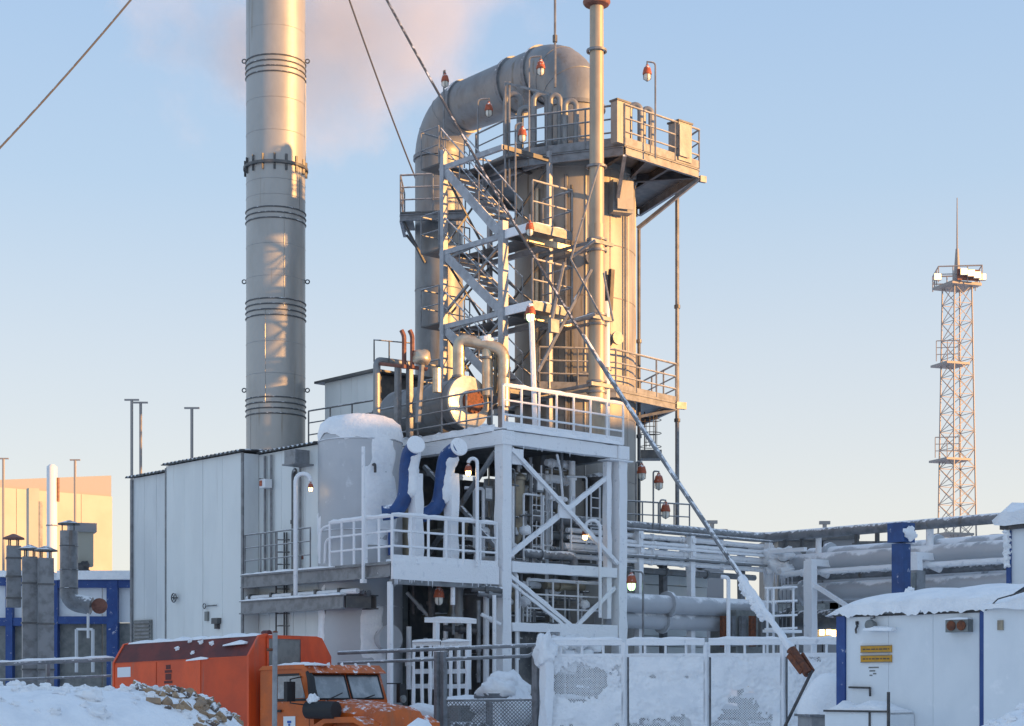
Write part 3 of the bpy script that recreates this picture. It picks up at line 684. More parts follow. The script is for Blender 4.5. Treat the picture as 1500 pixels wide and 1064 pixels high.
# ------------------------------------------------------------------ top platform
tp = thing('top_platform', 'railed steel platform round the top of the tall vessel', 'platform', (vc.x, vc.y, PZ))
def on_level(px, py, z): D = FPX*(z-CAMH)/(HY-py); return Vector(((px-CX)/FPX*D, D, z))
q1 = on_level(915, 212, PZ); q2 = on_level(1024, 247, PZ); q0 = on_level(745, 232, PZ); q3 = on_level(936, 304, PZ)
poly = [q0, q1, q2, q3, Vector((vc.x-.8, vc.y+3.2, PZ)), Vector((vc.x-2.9, vc.y+1.9, PZ)), Vector((vc.x-2.9, vc.y-.4, PZ))]
ctr = Vector((vc.x, vc.y, PZ))
n = len(poly)
for i in range(n):                                            # deck plates, a ring round the riser
    a, b = poly[i], poly[(i+1) % n]; ia = ctr+(a-ctr).normalized()*.95; ib = ctr+(b-ctr).normalized()*.95
    MB().prism([(a.x, a.y), (b.x, b.y), (ib.x, ib.y), (ia.x, ia.y)], PZ-.05, PZ).build('deck_plate', 'galv_dark', tp)
    MB().ibeam(a+(b-a).normalized()*.04-Z3*.17, b-(b-a).normalized()*.04-Z3*.17, .1, .24, .02).build('edge_beam', 'galv', tp)
for a in poly[:4]: MB().ibeam(a-Z3*.17+(ctr-a)*.03, ctr+(a-ctr).normalized()*1.0-Z3*.17, .12, .22).build('radial_beam', 'steel_dark', tp)
for t in (.3, .6):
    a = q1+(q2-q1)*t; b = ctr+(q3-ctr)*.45+(q3-ctr)*t*.2; MB().ibeam(a-Z3*.17, b-Z3*.17, .1, .2).build('joist', 'steel_dark', tp)
MB().beam(q2+Vector((.02, 0, -.30)), q2+Vector((.20, .1, -.30)), .1, .18).build('beam_end', 'galv', tp)
railing(tp, [q0, q1, q2, q3], 1.12, 1.0, .026, 'galv', nr=2, toe=.22, toemat='galv')
railing(tp, [poly[4], poly[5], poly[6], q0], 1.12, 1.2, .026, 'galv', nr=2, toe=.15)
for (a, pb_) in ((q2-Z3*.3, P(934, 335, VDp)), (q1-Z3*.3, P(900, 320, VDp-1.3))):
    MB().beam(a, pb_, .1).build('knee_brace', 'galv', tp)
MB().ring((vc.x, vc.y, PZ+.02), .93, .05, 40, 6).build('collar', 'galv', tp)
hdr = thing('ring_header', 'pale curved pipe ring lying on the top platform round the riser', 'pipe', (vc.x, vc.y, PZ))
MB().ring((vc.x, vc.y, PZ+.42), 1.75, .12, 56, 10).build('pipe', 'clad', hdr, smooth=60)
for q in range(10): d = Vector((math.cos(q*.628), math.sin(q*.628), 0))*1.75; MB().beam(Vector((vc.x, vc.y, PZ))+d, Vector((vc.x, vc.y, PZ+.3))+d, .08).build('foot', 'galv', hdr)
# inverted U pipe loops standing on the platform
ORD = ['first', 'second', 'third', 'fourth', 'fifth', 'sixth', 'seventh', 'eighth', 'ninth']
loops = [(752, 138, 22, 188, 48.9), (771, 158, 20, 192, 48.6), (792, 138, 20, 192, 48.4), (813, 140, 14, 190, 48.3), (912, 152, 12, 198, 47.7), (930, 154, 16, 202, 48.2), (948, 160, 12, 206, 48.6), (836, 148, 16, 192, 48.0)]
for i, (px, py, wpx, by, D) in enumerate(loops):
    a = P(px-wpx/2, by, D); b = P(px+wpx/2, by, D); a.z = b.z = PZ; r = (b.x-a.x)/2; zt = ZZ(py, D)-r
    lp = thing('vent_loop', 'silver inverted-U pipe loop, '+ORD[sorted(l_[0] for l_ in loops).index(px)]+' from the left on the top platform', 'pipe', (a+b)/2, 'pipe loops on the top platform')
    MB().tube([a]+[Vector((a.x, a.y, zt))]+arc(Vector(((a.x+b.x)/2, a.y, zt)), r, 180, 0, (1, 0, 0), Z3, 8)[1:-1]+[Vector((b.x, b.y, zt)), b], .085, 10).build('pipe', 'clad', lp, smooth=60)
    for q in (a, b): MB().lathe(q, [(.13, 0), (.13, .06), (.085, .06)], 12).build('flange', 'galv', lp)
for k, (px, py0, py1, D, lab) in enumerate(((1002, 172, 228, 48.9, 'pale metal cabinet at the outer end of the top platform'),)):
    a = on_level(px-4, 236, PZ); cbx = thing('platform_cabinet', lab, 'cabinet', a)
    MB().box(a+Vector((0, .35, .6)), (.55, .4, 1.1), ang=TH).build('body', 'clad_warm', cbx); MB().box(a+Vector((.1, .1, .6)), (.42, .03, .9), ang=TH).build('door', 'clad', cbx)
    MB().box(a+Vector((0, .35, 1.17)), (.62, .46, .05), ang=TH).build('lid', 'galv_dark', cbx)
m = thing('platform_screen', 'upright pale panel behind the front rail of the top platform', 'panel', on_level(905, 205, PZ)+Vector((0, .5, 0)))
b0 = BASE[m.name]
MB().box(b0+Vector((.1, 0, .6)), (.5, .25, 1.15), ang=TH).build('body', 'clad_warm', m); MB().box(b0+Vector((.1, 0, 1.2)), (.56, .31, .05), ang=TH).build('lid', 'galv_dark', m)
# raised rail and step on the left part of the platform
rr = thing('access_gate', 'tall gate frame with rail at the stair head on the top platform', 'gate', on_level(742, 226, PZ))
for px in (740, 746): a = on_level(px, 228, PZ); MB().tube([a-Z3*.9, Vector((a.x, a.y, ZZ(120, a.y)))], .03, 6).build('post', 'galv', rr)
a = on_level(742, 228, PZ); MB().beam(Vector((a.x, a.y, ZZ(122, a.y))), P(806, 138, a.y-1.2), .05, .06).build('top_rail', 'galv', rr)

# ------------------------------------------------------------------ left platform on the second tower
zq = ZZ(312, 53.4)
lp = thing('tower_platform', 'small bracketed platform on the left side of the second tower', 'platform', (cL.x, cL.y, zq))
x0, x1 = (586-CX)/FPX*53.4, cL.x+.9
for i in range(3):
    a = x0+(x1-x0)*i/3; b = x0+(x1-x0)*(i+1)/3
    MB().prism([(a+.004, 53.3-.1*i), (b-.004, 53.3-.1*(i+1)), (b-.004, 54.15), (a+.004, 54.15)], zq-.05, zq).build('deck_plate', 'galv_dark', lp)
MB().ibeam((x0, 53.35, zq-.17), (x1, 53.05, zq-.17), .1, .2).build('edge_beam', 'galv', lp)
MB().ibeam((x0+.03, 53.45, zq-.17), (x0+.03, 55.3, zq-.17), .1, .2).build('edge_beam', 'galv', lp)
MB().prism([(x0+.06, 54.16), (cL.x-LR-.02, 54.16), (cL.x-LR-.02, 55.3), (x0+.06, 55.3)], zq-.05, zq).build('deck_plate', 'galv_dark', lp)
railing(lp, [(x1, 53.05, zq), (x0+.02, 53.32, zq), (x0+.02, 55.3, zq)], 1.15, .95, .026, 'galv', nr=2)
MB().beam((x0+.1, 53.5, zq-.25), P(622, 385, 54.2), .07).build('knee_brace', 'galv_dark', lp)
MB().beam((x0+.1, 55.1, zq-.25), P(618, 372, 54.9), .07).build('knee_brace', 'galv_dark', lp)

# ------------------------------------------------------------------ mid platform round the vessel, right side
z2 = ZZ(588, 50.4)
mp_ = thing('middle_platform', 'railed platform half way up the right side of the tall vessel', 'platform', (vc.x, vc.y, z2))
w1 = on_level(902, 569, z2); w2 = on_level(990, 588, z2); w3 = on_level(938, 612, z2)
poly = [on_level(790, 566, z2), w1, w2, w3, Vector((vc.x+.2, vc.y+2.6, z2)), Vector((vc.x-2.4, vc.y+1.2, z2))]
n = len(poly); ctr = Vector((vc.x, vc.y, z2))
for i in range(n):
    a, b = poly[i], poly[(i+1) % n]; ia = ctr+(a-ctr).normalized()*(VRd*.9); ib = ctr+(b-ctr).normalized()*(VRd*.9)
    MB().prism([(a.x, a.y), (b.x, b.y), (ib.x, ib.y), (ia.x, ia.y)], z2-.05, z2).build('deck_plate', 'galv', mp_)
    MB().ibeam(a-Z3*.16, b-Z3*.16, .09, .2, .02).build('edge_beam', 'galv', mp_)
MB().beam(w2+Vector((0, .0, -.12)), w2+Vector((.3, .16, -.12)), .12, .2).build('beam_end', 'galv', mp_)
railing(mp_, poly[:4], 1.1, .95, .026, 'galv', nr=2, toe=.14)
MB().beam(w2-Z3*.25, P(930, 612, VDp), .08).build('knee_brace', 'galv', mp_)
# caged ladder below it
la = P(952, 618, 51.6); lad = thing('caged_ladder', 'caged ladder hanging under the middle platform', 'ladder', la-Z3*1.4)
for s in (-.16, .16): MB().tube([la+Vector((s, 0, .3)), la+Vector((s, 0, -.95))], .02, 5).build('stile', 'steel_dark', lad)
for i in range(5): MB().tube([la+Vector((-.16, 0, .1-i*.24)), la+Vector((.16, 0, .1-i*.24))], .012, 5).build('rung', 'steel_dark', lad)
for i in range(3): MB().ring(la+Vector((0, -.3, 0-i*.4)), .32, .012, 16, 4).build('cage_hoop', 'steel_dark', lad)
for a in range(-120, -59, 20): MB().tube([la+Vector((.32*math.cos(R(a)), -.3+.32*math.sin(R(a)), .1)), la+Vector((.32*math.cos(R(a)), -.3+.32*math.sin(R(a)), -.85))], .01, 4).build('cage_bar', 'steel_dark', lad)
MB().box(la+Vector((0, -.25, -1.05)), (.62, .6, .26), ang=0).build('foot_box', 'galv_dark', lad)
# tall thin risers right of the vessel
for px, D, y0, y1, r, lab in ((992, 51.0, 772, 252, .062, 'tall thin pole right of the vessel touching both platforms'), (936, 50.3, 770, 335, .05, 'thin dark riser pipe hugging the right edge of the vessel')):
    a = P(px, y0, D); b = P(px, y1, D); t = thing('riser_pipe', lab, 'pipe', a)
    MB().tube([a, b], r, 8).build('pipe', 'galv' if px > 950 else 'galv_dark', t)
    for f in (.3, .62): c = a+(b-a)*f; MB().lathe(c, [(r, -.05), (r+.03, -.05), (r+.03, .05), (r, .05)], 10).build('clamp', 'galv_dark', t)

# ------------------------------------------------------------------ stair tower
S0 = UV(*P(737, 0, 46.8).to_2d()); su, sv = S0; sv2 = pv(650, su); SW = 1.75
lv = [zw(325, su, .9), zw(440, su, .9)]; dz = lv[0]-lv[1]; lv = [PZ-.05]+lv+[lv[1]-dz]
stt = thing('stair_tower', 'zigzag steel stair tower between the two vessels', 'stairs', W(su, sv, ZU))
for u, v, zt, w in ((su, sv, lv[1]+.25, .20), (su, sv2, lv[0]+.35, .17), (su+SW, sv, lv[0]+.1, .12), (su+SW, sv2, lv[0]+.1, .12)):
    MB().beam(W(u, v, ZU+.05), W(u, v, zt), w).build('column', 'galv_light', stt)
for i, z in enumerate(lv):
    for u in (su, su+SW): MB().beam(W(u, sv, z-.15), W(u, sv2, z-.15), .10, .14).build('tie_beam', 'galv_light', stt)
    for v in (sv, sv2): MB().beam(W(su, v, z-.15), W(su+SW, v, z-.15), .09, .12).build('tie_beam', 'galv_dark', stt)
    if i:
        MB().uvbox(su+.06, su+SW-.05, sv-.0+.07, sv+.55, z-.04, z).build('landing_plate', 'galv_dark', stt)
    MB().uvbox(su+.95, su+SW-.05, sv+.57, sv2+.9, z-.04, z).build('walkway_plate', 'galv_dark', stt)
    MB().uvbox(su-.1, su+.93, sv2+.08, sv2+.9, z-.04, z).build('walkway_plate', 'galv_dark', stt)
    railing(stt, [W(su-.1, sv2+.1, z), W(su-.1, sv2+.9, z), W(su+SW, sv2+.9, z)], 1.05, .9, .02, 'galv', nr=1)
tread = None
for i in range(3):
    za, zb = lv[i]+.05, lv[i+1]; va, vb = sv2+.1, sv+.15
    for du_ in (-.02, .86):
        MB().beam(W(su+du_, va, za-.12), W(su+du_, vb, zb-.02), .04, .26).build('stringer', 'galv_light', stt)
    nt = 10
    for k in range(nt):
        t = (k+.5)/nt; c = W(su+.42, va+(vb-va)*t, za+(zb-za)*t-.02)
        if tread is None:
            tread = MB().box(c, (.80, .24, .035)).build('tread', 'galv', stt); tread.data.transform(Matrix.Translation(BASE[stt.name]-c)); tread.location = c-BASE[stt.name]
        else: inst('tread', tread, stt, c)
    for du_ in (-.02, .86):
        MB().tube([W(su+du_, va, za+.95), W(su+du_, vb, zb+1.0)], .022, 6).build('handrail', 'galv_light', stt)
        MB().tube([W(su+du_, va, za+.5), W(su+du_, vb, zb+.52)], .018, 6).build('mid_rail', 'galv', stt)
        for t in (.0, .33, .66, 1.0):
            p = W(su+du_, va+(vb-va)*t, za+(zb-za)*t); MB().tube([p, p+Z3*.97], .02, 6).build('rail_post', 'galv', stt)
    for (a, b) in (((su+SW, sv), (su+SW, sv2)), ((su, sv2), (su+SW, sv2)), ((su, sv), (su, sv2))):
        if a == (su, sv):
            MB().beam(W(*a, lv[i+1]-.3), W(*b, lv[i+1]-1.9 if i < 2 else ZU+.2), .07).build('brace', 'galv', stt)
            MB().beam(W(*a, lv[i+1]-.05), W(*b, lv[i+1]-.35), .05, .07).build('brace', 'galv', stt); continue
        MB().beam(W(*a, lv[i+1]), W(*b, lv[i]-.25), .05).build('brace', 'galv_dark', stt)
        MB().beam(W(*b, lv[i+1]), W(*a, lv[i]-.25), .05).build('brace', 'galv_dark', stt)
for i in (1, 2):
    z = lv[i]; uE = pu(838, .9)
    la_ = thing('stair_landing', ['', 'sunlit cantilever landing higher up the stair tower under the top platform', 'sunlit cantilever landing lower on the stair tower above the lit lamp'][i], 'platform', W(su, .9, z), 'cantilever stair landings')
    MB().uvbox(su, uE, .9, sv, z-.05, z-.002).build('deck_plate', 'galv', la_)
    MB().beam(W(su+.0, .9, z-.14), W(uE, .9, z-.14), .05, .22).build('edge_channel', 'galv', la_)
    MB().beam(W(su, .93, z-.12), W(su, sv+.2, z-.12), .05, .24).build('edge_channel', 'frost_white', la_)
    MB().beam(W(su+.3, 1.5, z-.28), W(uE+.5, 1.5, z-.28), .12, .16).build('support_beam', 'foil', la_)
    railing(la_, [W(su, .9, z), W(uE, .9, z), W(uE, sv, z)], 1.12, .85, .026, 'galv', nr=1)
    MB().ridge(W(su+.1, 1.1, z), W(uE-.1, 1.1, z), .4, .07, seed=i).build('snow_drift', 'snow', la_)

# ------------------------------------------------------------------ mast in front of the vessel
mu, mv = UV(*P(874, 0, 46.7).to_2d()); mb_ = W(mu, mv, ZU+.06)
ma = thing('vent_mast', 'tall slender golden-lit mast rising in front of the top platform', 'mast', mb_)
mr = 11.2/FPX*46.7; mt = ZZ(8, 46.7)
zj = ZZ(330, 46.7)
MB().lathe(mb_, [(mr*1.08, 0), (mr*1.08, zj-mb_.z)], 24).build('lower_pipe', 'mast_paint', ma, smooth=60)
MB().lathe(mb_, [(mr*.98, zj-mb_.z), (mr*.90, mt-mb_.z)], 24).build('upper_pipe', 'mast_paint', ma, smooth=60)
MB().lathe(Vector((mb_.x, mb_.y, mt)), [(mr*.95, -.05), (mr*1.6, 0), (mr*1.8, .06), (mr*1.8, .11), (mr*1.1, .14), (.01, .16)], 20).build('head_flange', 'rust_pipe', ma)
MB().tube(bend([Vector((mb_.x, mb_.y, mt+.1)), Vector((mb_.x, mb_.y, mt+.45)), Vector((mb_.x-.5, mb_.y, mt+.45))], .25), mr*.8, 12).build('gooseneck', 'mast_paint', ma)
for y in (75, 245, 352, 368, 462, 476, 560, 575):
    z = ZZ(y, 46.7)
    MB().lathe(Vector((mb_.x, mb_.y, z)), [(mr*1.1, -.03), (mr*1.35, -.03), (mr*1.35, .03), (mr*1.1, .03)], 20, cap=False).build('clamp_band', 'galv', ma)
for y in (358, 468, 566):
    c = Vector((mb_.x, mb_.y, ZZ(y, 46.7)))
    for s in (-1, 1): MB().beam(c+Uv*s*.28-Vv*.1, c+Uv*s*.28+Vv*2.0, .06, .08).build('stand_off', 'galv', ma)
    MB().beam(c-Uv*.45-Vv*.22, c+Uv*.4-Vv*.22, .08, .1).build('cross_arm', 'galv', ma)
for (x0_, y0_), (x1_, y1_), r in (((878, 240), (836, 380), .03), ((836, 380), (884, 470), .03), ((866, 395), (788, 545), .05), ((826, 385), (806, 480), .05), ((812, 478), (872, 460), .05), ((884, 400), (898, 470), .03), ((836, 378), (872, 352), .045)):
    MB().tube([P(x0_, y0_, 46.3), P(x1_, y1_, 46.0)], r, 6).build('strut', 'galv', ma)
c = P(811, 478, 46.0); MB().box(c, (.3, .12, .35), ang=TH).build('joint_plate', 'galv', ma)
vpp = thing('frosted_riser', 'slim white riser pipe standing by the right column of the upper deck', 'pipe', W(UC-.25, .25, ZU+.05))
MB().tube([W(UC-.25, .25, ZU+.05), W(UC-.25, .25, zw(442, UC, 0))], .10, 10).build('pipe', 'white_paint', vpp)
for z in (ZU+.12, 11.0): MB().lathe(W(UC-.25, .25, z), [(.10, -.04), (.15, -.04), (.15, .04), (.10, .04)], 12).build('flange', 'galv', vpp)
# poles of the upper deck
jar_lamp('red-capped lit lamp at the centre above the frosted deck rail', P(777, 448, 44.9), bend([P(784, 632, 44.9), P(779, 480, 44.9), P(777, 446, 44.9)], .2), 'lamp_green', 1.35, 'frost_white', polr=.07)
jar_lamp('unlit lamp hanging under the upper cantilever landing', P(776, 326, 45.7), [P(776, 315, 45.8), P(776, 322, 45.7)], None, 1.15)

# ------------------------------------------------------------------ heat exchanger drum on the upper deck
eu = .85; ev = pv(686, eu); ez = zw(590, eu, ev); er = 37/FPX*W(eu, ev).y
ex = thing('exchanger_drum', 'horizontal steel drum with a bright end disc on the upper deck', 'drum', W(eu, ev+1.4, ZU+.05))
MB().lathe(W(eu, ev, ez), [(er, 0), (er, 3.0)], 48, axis=Vv, cap=False).build('shell', 'clad', ex, smooth=60)
for z in (.35, 1.3, 2.3): MB().ring(W(eu, ev+z, ez), er+.003, .014, 48, 5, axis=Vv).build('band', 'clad', ex)
MB().lathe(W(eu, ev, ez), [(er+.03, .05), (er+.035, -.03), (er*.86, -.06), (er*.6, -.09), (er*.45, -.12)], 48, axis=Vv, cap=False).build('end_disc', 'disc', ex, smooth=40)
nz = MB().lathe(W(eu, ev, ez), [(er*.44, -.05), (er*.44, -.20), (er*.47, -.20), (er*.47, -.27), (er*.33, -.27), (.01, -.24)], 28, axis=Vv).build('nozzle', 'rust', ex)
for a in range(0, 360, 30):
    d = Uv*math.cos(R(a))*er*.42+Z3*math.sin(R(a))*er*.42
    MB().tube([W(eu, ev-.26, ez)+d, W(eu, ev-.31, ez)+d], .022, 6).build('bolt', 'rust', nz)
MB().lathe(W(eu, ev+3.0, ez), [(er, 0), (er*.9, .18), (er*.5, .32), (.01, .36)], 40, axis=Vv).build('rear_head', 'clad', ex)
for v in (ev+.5, ev+2.4):
    MB().uvbox(eu-er*.8, eu+er*.8, v-.08, v+.08, ZU+.06, ez-er*.55).build('saddle', 'galv_dark', ex)
# foil-wrapped header pipes above the drum
fp = thing('foil_header', 'golden insulated pipe arch with a tee over the drum', 'pipe', W(eu, ev+.8, ez+er))
D = 46.6
MB().tube(bend([P(672, 566, D), P(672, 496, D), P(738, 512, D-.2), P(738, 596, D-.2)], .3, 6), .165, 16).build('pipe', 'foil', fp, smooth=60)
MB().tube([P(714, 506, D-.1), P(714, 580, D-.1)], .15, 16).build('tee_leg', 'foil', fp, smooth=60)
MB().tube([P(726, 508, D-.1), P(726, 580, D+.1)], .05, 8).build('drip_leg', 'tan_steel', fp)
for px, py in ((672, 552), (714, 525), (738, 540), (738, 575)):
    MB().lathe(P(px, py, D-.12), [(.16, -.03), (.19, -.03), (.19, .03), (.16, .03)], 16, cap=False).build('strap', 'galv', fp)
MB().lump(P(712, 500, D-.1)+Z3*.05, (.25, .18, .12), 8, 5, .25, 3).build('snow_cap', 'snow', fp)
vl = thing('relief_valve', 'bulky frosted valve with two rust-red vent pipes left of the drum', 'valve', P(612, 560, 45.6))
MB().lump(P(618, 524, 45.6), (.26, .26, .22), 12, 8, .12, 5).build('body', 'foil', vl, smooth=60)
for px in (592, 604): MB().tube(bend([P(px, 540, 45.6), P(px, 492, 45.6), P(px-4, 484, 45.6)], .08), .062, 8).build('vent_pipe', 'rust_pipe', vl)
MB().tube([P(556, 533, 45.8), P(626, 541, 45.6)], .05, 8).build('branch_pipe', 'rust_pipe', vl)
MB().tube([P(640, 540, 45.6), P(640, 575, 45.6)], .12, 10).build('leg', 'foil', vl)
MB().tube([P(618, 535, 45.6), P(612, 620, 45.6)], .08, 8).build('drain', 'galv', vl)
gd = thing('goal_frame', 'tall pale gantry frame with thin rails left of the drum', 'frame', P(552, 640, 45.9))
MB().tube(bend([P(552, 620, 45.9), P(552, 528, 45.9), P(600, 534, 46.5)], .15), .10, 10).build('bent_leg', 'clad', gd)
for px in (583, 600): MB().beam(P(px, 535, 46.2), P(px, 640, 46.2), .14).build('leg', 'galv', gd)
MB().tube([P(548, 530, 45.9), P(548, 498, 45.9), P(604, 503, 46.3), P(604, 535, 46.3)], .022, 6).build('rail', 'galv_dark', gd)
MB().tube([P(570, 532, 46), P(570, 500, 46)], .02, 6).build('rail_post', 'galv_dark', gd)
rl = thing('roof_guardrail', 'thin dark guard rail on the roof edge beside the chimney', 'guard rail', P(452, 655, 47.5))
railing(rl, [P(452, 655, 47.5), P(548, 640, 46.8)], 1.0, .75, .022, 'galv_dark', nr=2)

# ------------------------------------------------------------------ process pipework inside the frame
G_IN = 'process pipes inside the white frame'
def pipe(label, pts, r, mat='frost_white', group=None, flanges=(), bendr=.2, n=10, cat='pipe', name='process_pipe', snow=0.0, jit=0.0):
    pts = [Vector(p) for p in pts]; base = min(pts, key=lambda p: p.z)
    t = thing(name, label, cat, base, group)
    path = bend(pts, bendr) if len(pts) > 2 else pts
    pp_ = MB().tube(path, r, n, jit=jit).build('pipe', mat, t, smooth=60)
    for f in flanges:
        i = min(len(pts)-2, int(f)); a = pts[i]; b = pts[i+1]; c = a+(b-a)*(f-i)
        MB().lathe(c, [(r, -.05), (r*1.45, -.05), (r*1.45, .05), (r, .05)], 12, axis=(b-a)).build('flange', mat, pp_)
    if snow:
        for i, (a, b) in enumerate(zip(pts, pts[1:])):
            if abs((b-a).normalized().z) < .5: MB().ridge(a+Z3*r*.85, b+Z3*r*.85, r*1.5, snow, seed=i+int(r*100)).build('snow_cap', 'snow', pp_)
    return t
def filt(label, u, v, z0, z1, r, mat, group=None):
    t = thing('filter_vessel', label, 'vessel', W(u, v, z0), group); c = W(u, v, 0)
    MB().lathe(c, [(r, z0), (r, z1)], 20, cap=False).build('shell', mat, t, smooth=60)
    MB().lathe(c, [(r*1.18, z1-.0), (r*1.18, z1+.08), (r*.9, z1+.16), (.01, z1+.26)], 20).build('head', mat, t)
    MB().lathe(c, [(r*.3, z0-.4), (r*.8, z0-.12), (r, z0)], 20).build('cone', mat, t); return t
filt('tan steel filter vessel just behind the front column of the white frame', pu(757, 1.1), 1.1, ZM+1.0, zw(702, 1, 1.1), .22, 'tan_steel', 'filter vessels in the frame')
filt('tan filter vessel glimpsed between the blue pipe and the lamp post', -1.05, 2.6, ZD+.2, ZU-.75, .22, 'tan_steel', 'filter vessels in the frame')
filt('dull olive filter vessel glimpsed between the two blue pipes', -2.2, 5.2, ZD+.3, ZU-.9, .26, 'tan_steel', 'filter vessels in the frame')
filt('large dark vertical vessel inside the right half of the white frame', pu(862, 2.0), 1.6, ZM+.9, ZU-.75, .42, 'galv_dark', 'filter vessels in the frame')
VP = ((777, .9, 830, 670, .05), (796, 1.6, 840, 668, .085), (801, 1.2, 900, 690, .05), (812, 2.0, 840, 680, .06), (838, .8, 760, 676, .09), (845, 2.5, 840, 690, .07), (823, .7, 830, 640, .04), (876, 1.4, 830, 700, .05))
for px, v, y0, y1, r in VP:
    lab_v = 'thin vertical pipe, '+ORD[sorted(q[0] for q in VP).index(px)]+' from the left in the upper bay of the frame'
    u = pu(px, v); pipe(lab_v, [W(u, v, zw(y0, u, v)), W(u, v, zw(y1, u, v))], r, random.choice(['frost_white', 'galv', 'frost_white', 'clad']), G_IN, (.3, .7))
HP = ((800, 838, 680, 1.0, .09), (800, 836, 692, 1.3, .06), (796, 834, 703, 1.1, .10), (805, 830, 731, .6, .05), (775, 800, 730, 1.4, .05), (775, 812, 752, 1.2, .05), (742, 777, 698, 1.0, .08), (776, 800, 765, 1.7, .06), (750, 790, 718, 2.4, .12))
for pxa, pxb, y, v, r in HP:
    lab_h = 'short level pipe, '+ORD[sorted(q[2] for q in HP).index(y)]+' from the top in the upper bay of the frame'
    ua, ub = pu(pxa, v), pu(pxb, v); z = zw(y, (ua+ub)/2, v)
    pipe(lab_h, [W(ua, v, z), W(ub, v, z)], r, random.choice(['frost_white', 'clad', 'tan_steel']), G_IN, (.2, .85), snow=.04)
# thin sag pipe from the deck to the tee
pipe('thin white dropper pipe bent below the upper deck front beam', [W(pu(816, .1), .1, ZU-.42), P(821, 690, 46.2), P(824, 728, 46.2)], .035, 'frost_white', None)
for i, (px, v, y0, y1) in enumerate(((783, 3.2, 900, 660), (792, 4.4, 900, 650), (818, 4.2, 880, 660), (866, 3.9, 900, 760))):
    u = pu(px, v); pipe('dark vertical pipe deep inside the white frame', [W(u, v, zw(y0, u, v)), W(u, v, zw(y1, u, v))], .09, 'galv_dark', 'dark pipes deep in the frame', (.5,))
random.seed(11)
for i in range(46):                                        # lower clutter: headers, branches and valves between the columns
    v = random.uniform(.5, 3.6); ua = random.uniform(.3, UC-1.6); ub = min(UC-.1, ua+random.uniform(.6, 2.6)); z = random.choice([ZM+.25, ZM+.55, ZM+.9, ZM-.5, ZM-.8, ZL+.3, ZL+.7, ZL-.4, ZL-.8, ZL-1.3])+random.uniform(-.1, .1)
    r = random.choice([.04, .05, .06, .08, .11])
    k = random.random()
    if k < .6: pts = [W(ua, v, z), W(ub, v, z)]
    elif k < .8: pts = [W(ua, v, z), W(ub, v, z), W(ub, v, z-.7)]
    else: pts = [W(ua, v, z+.6), W(ua, v, z), W(ua, v+1.2, z)]
    pipe('frosted process pipe in the tangle at mid height inside the white frame' if z > ZM-.2 else 'frosted process pipe in the tangle low inside the white frame', pts, r, random.choice(['frost_white', 'galv', 'galv_dark', 'tan_steel', 'galv']), G_IN if z > ZM-.2 else 'process pipes low in the frame', (.35,), snow=.04 if r > .05 else 0)
random.seed(17)
for i in range(44):                                        # small-bore tubing with elbows
    v = random.uniform(.15, 1.9); u = random.uniform(.35, UC-.35); up = random.random() < .55
    z0 = random.uniform(ZM+.1, ZM+.8) if up else random.uniform(1.2, ZL); z1 = random.uniform(ZU-1.6, ZU-.5) if up else random.uniform(ZL+.3, ZM-.35)
    pts = [W(u, v, z0), W(u, v, z1)]
    if random.random() < .5: pts.append(W(u+random.choice((-.5, .5, .3)), v+random.uniform(0, .3), z1))
    if random.random() < .4: pts.insert(0, W(u+random.choice((-.45, .4)), v, z0))
    pipe('thin small-bore tube among many in the '+('upper' if up else 'lower')+' bay of the frame', pts, random.choice([.022, .03, .03, .045]), random.choice(['frost_white', 'frost_white', 'galv', 'white_paint', 'tan_steel']), 'small-bore tubes in the '+('upper' if up else 'lower')+' bay', bendr=.08, n=6)
for i, (u, v, z0, z1, lab) in enumerate(((pu(786, .9), .9, ZM+.1, ZU-.6, 'narrow frosted ladder inside the upper bay of the frame'), (pu(872, 1.0), 1.0, ZM+.2, ZU-1.0, 'narrow frosted ladder by the right column in the upper bay'), (pu(770, 1.2), 1.2, 1.0, ZM-.4, 'narrow frosted ladder inside the lower bay of the frame'))):
    t = thing('frame_ladder', lab, 'ladder', W(u, v, z0), 'ladders inside the frame')
    for s_ in (-.17, .17): MB().tube([W(u+s_, v, z0), W(u+s_, v, z1)], .026, 6).build('stile', 'frost_white', t)
    for k in range(int((z1-z0)/.28)): MB().tube([W(u-.17, v, z0+.15+k*.28), W(u+.17, v, z0+.15+k*.28)], .018, 5).build('rung', 'frost_white', t)
for i in range(5):
    v = random.uniform(.6, 1.6); u = .6+i*.72; z = random.choice([ZM+1.3, ZM+1.7, ZM+2.0])
    t = thing('gauge_cabinet', ORD[i]+' small instrument cabinet from the left in the frame upper bay', 'cabinet', W(u, v, z)); MB().uvbox(u-.14, u+.14, v, v+.16, z, z+.38).build('body', random.choice(['galv', 'white_paint', 'tan_steel']), t); MB().uvbox(u-.11, u+.11, v-.015, v-.003, z+.05, z+.33).build('door', 'frost_white', t)
def valve(label, p, s=.18, group='frosted valves'):
    t = thing('gate_valve', label, 'valve', Vector(p)-Z3*s, group); p = Vector(p)
    MB().lump(p, (s*.8, s*.6, s*.7), 9, 6, .12, int(p.x*97) % 50).build('body', 'frost_white', t, smooth=60)
    MB().tube([p, p+Z3*s*1.9], s*.2, 6).build('stem', 'galv', t)
    MB().ring(p+Z3*s*1.9, s*.75, s*.12, 14, 5).build('hand_wheel', 'galv_dark', t); return t
for i in range(20):
    v = random.uniform(.3, 1.8); u = random.uniform(.5, UC-.5); valve('frosted gate valve in the pipe tangle inside the white frame', W(u, v, random.choice([ZM+.45, ZM+.9, ZL+.6, ZL-.3, ZL+1.0])), random.uniform(.14, .22), 'frosted valves inside the frame')
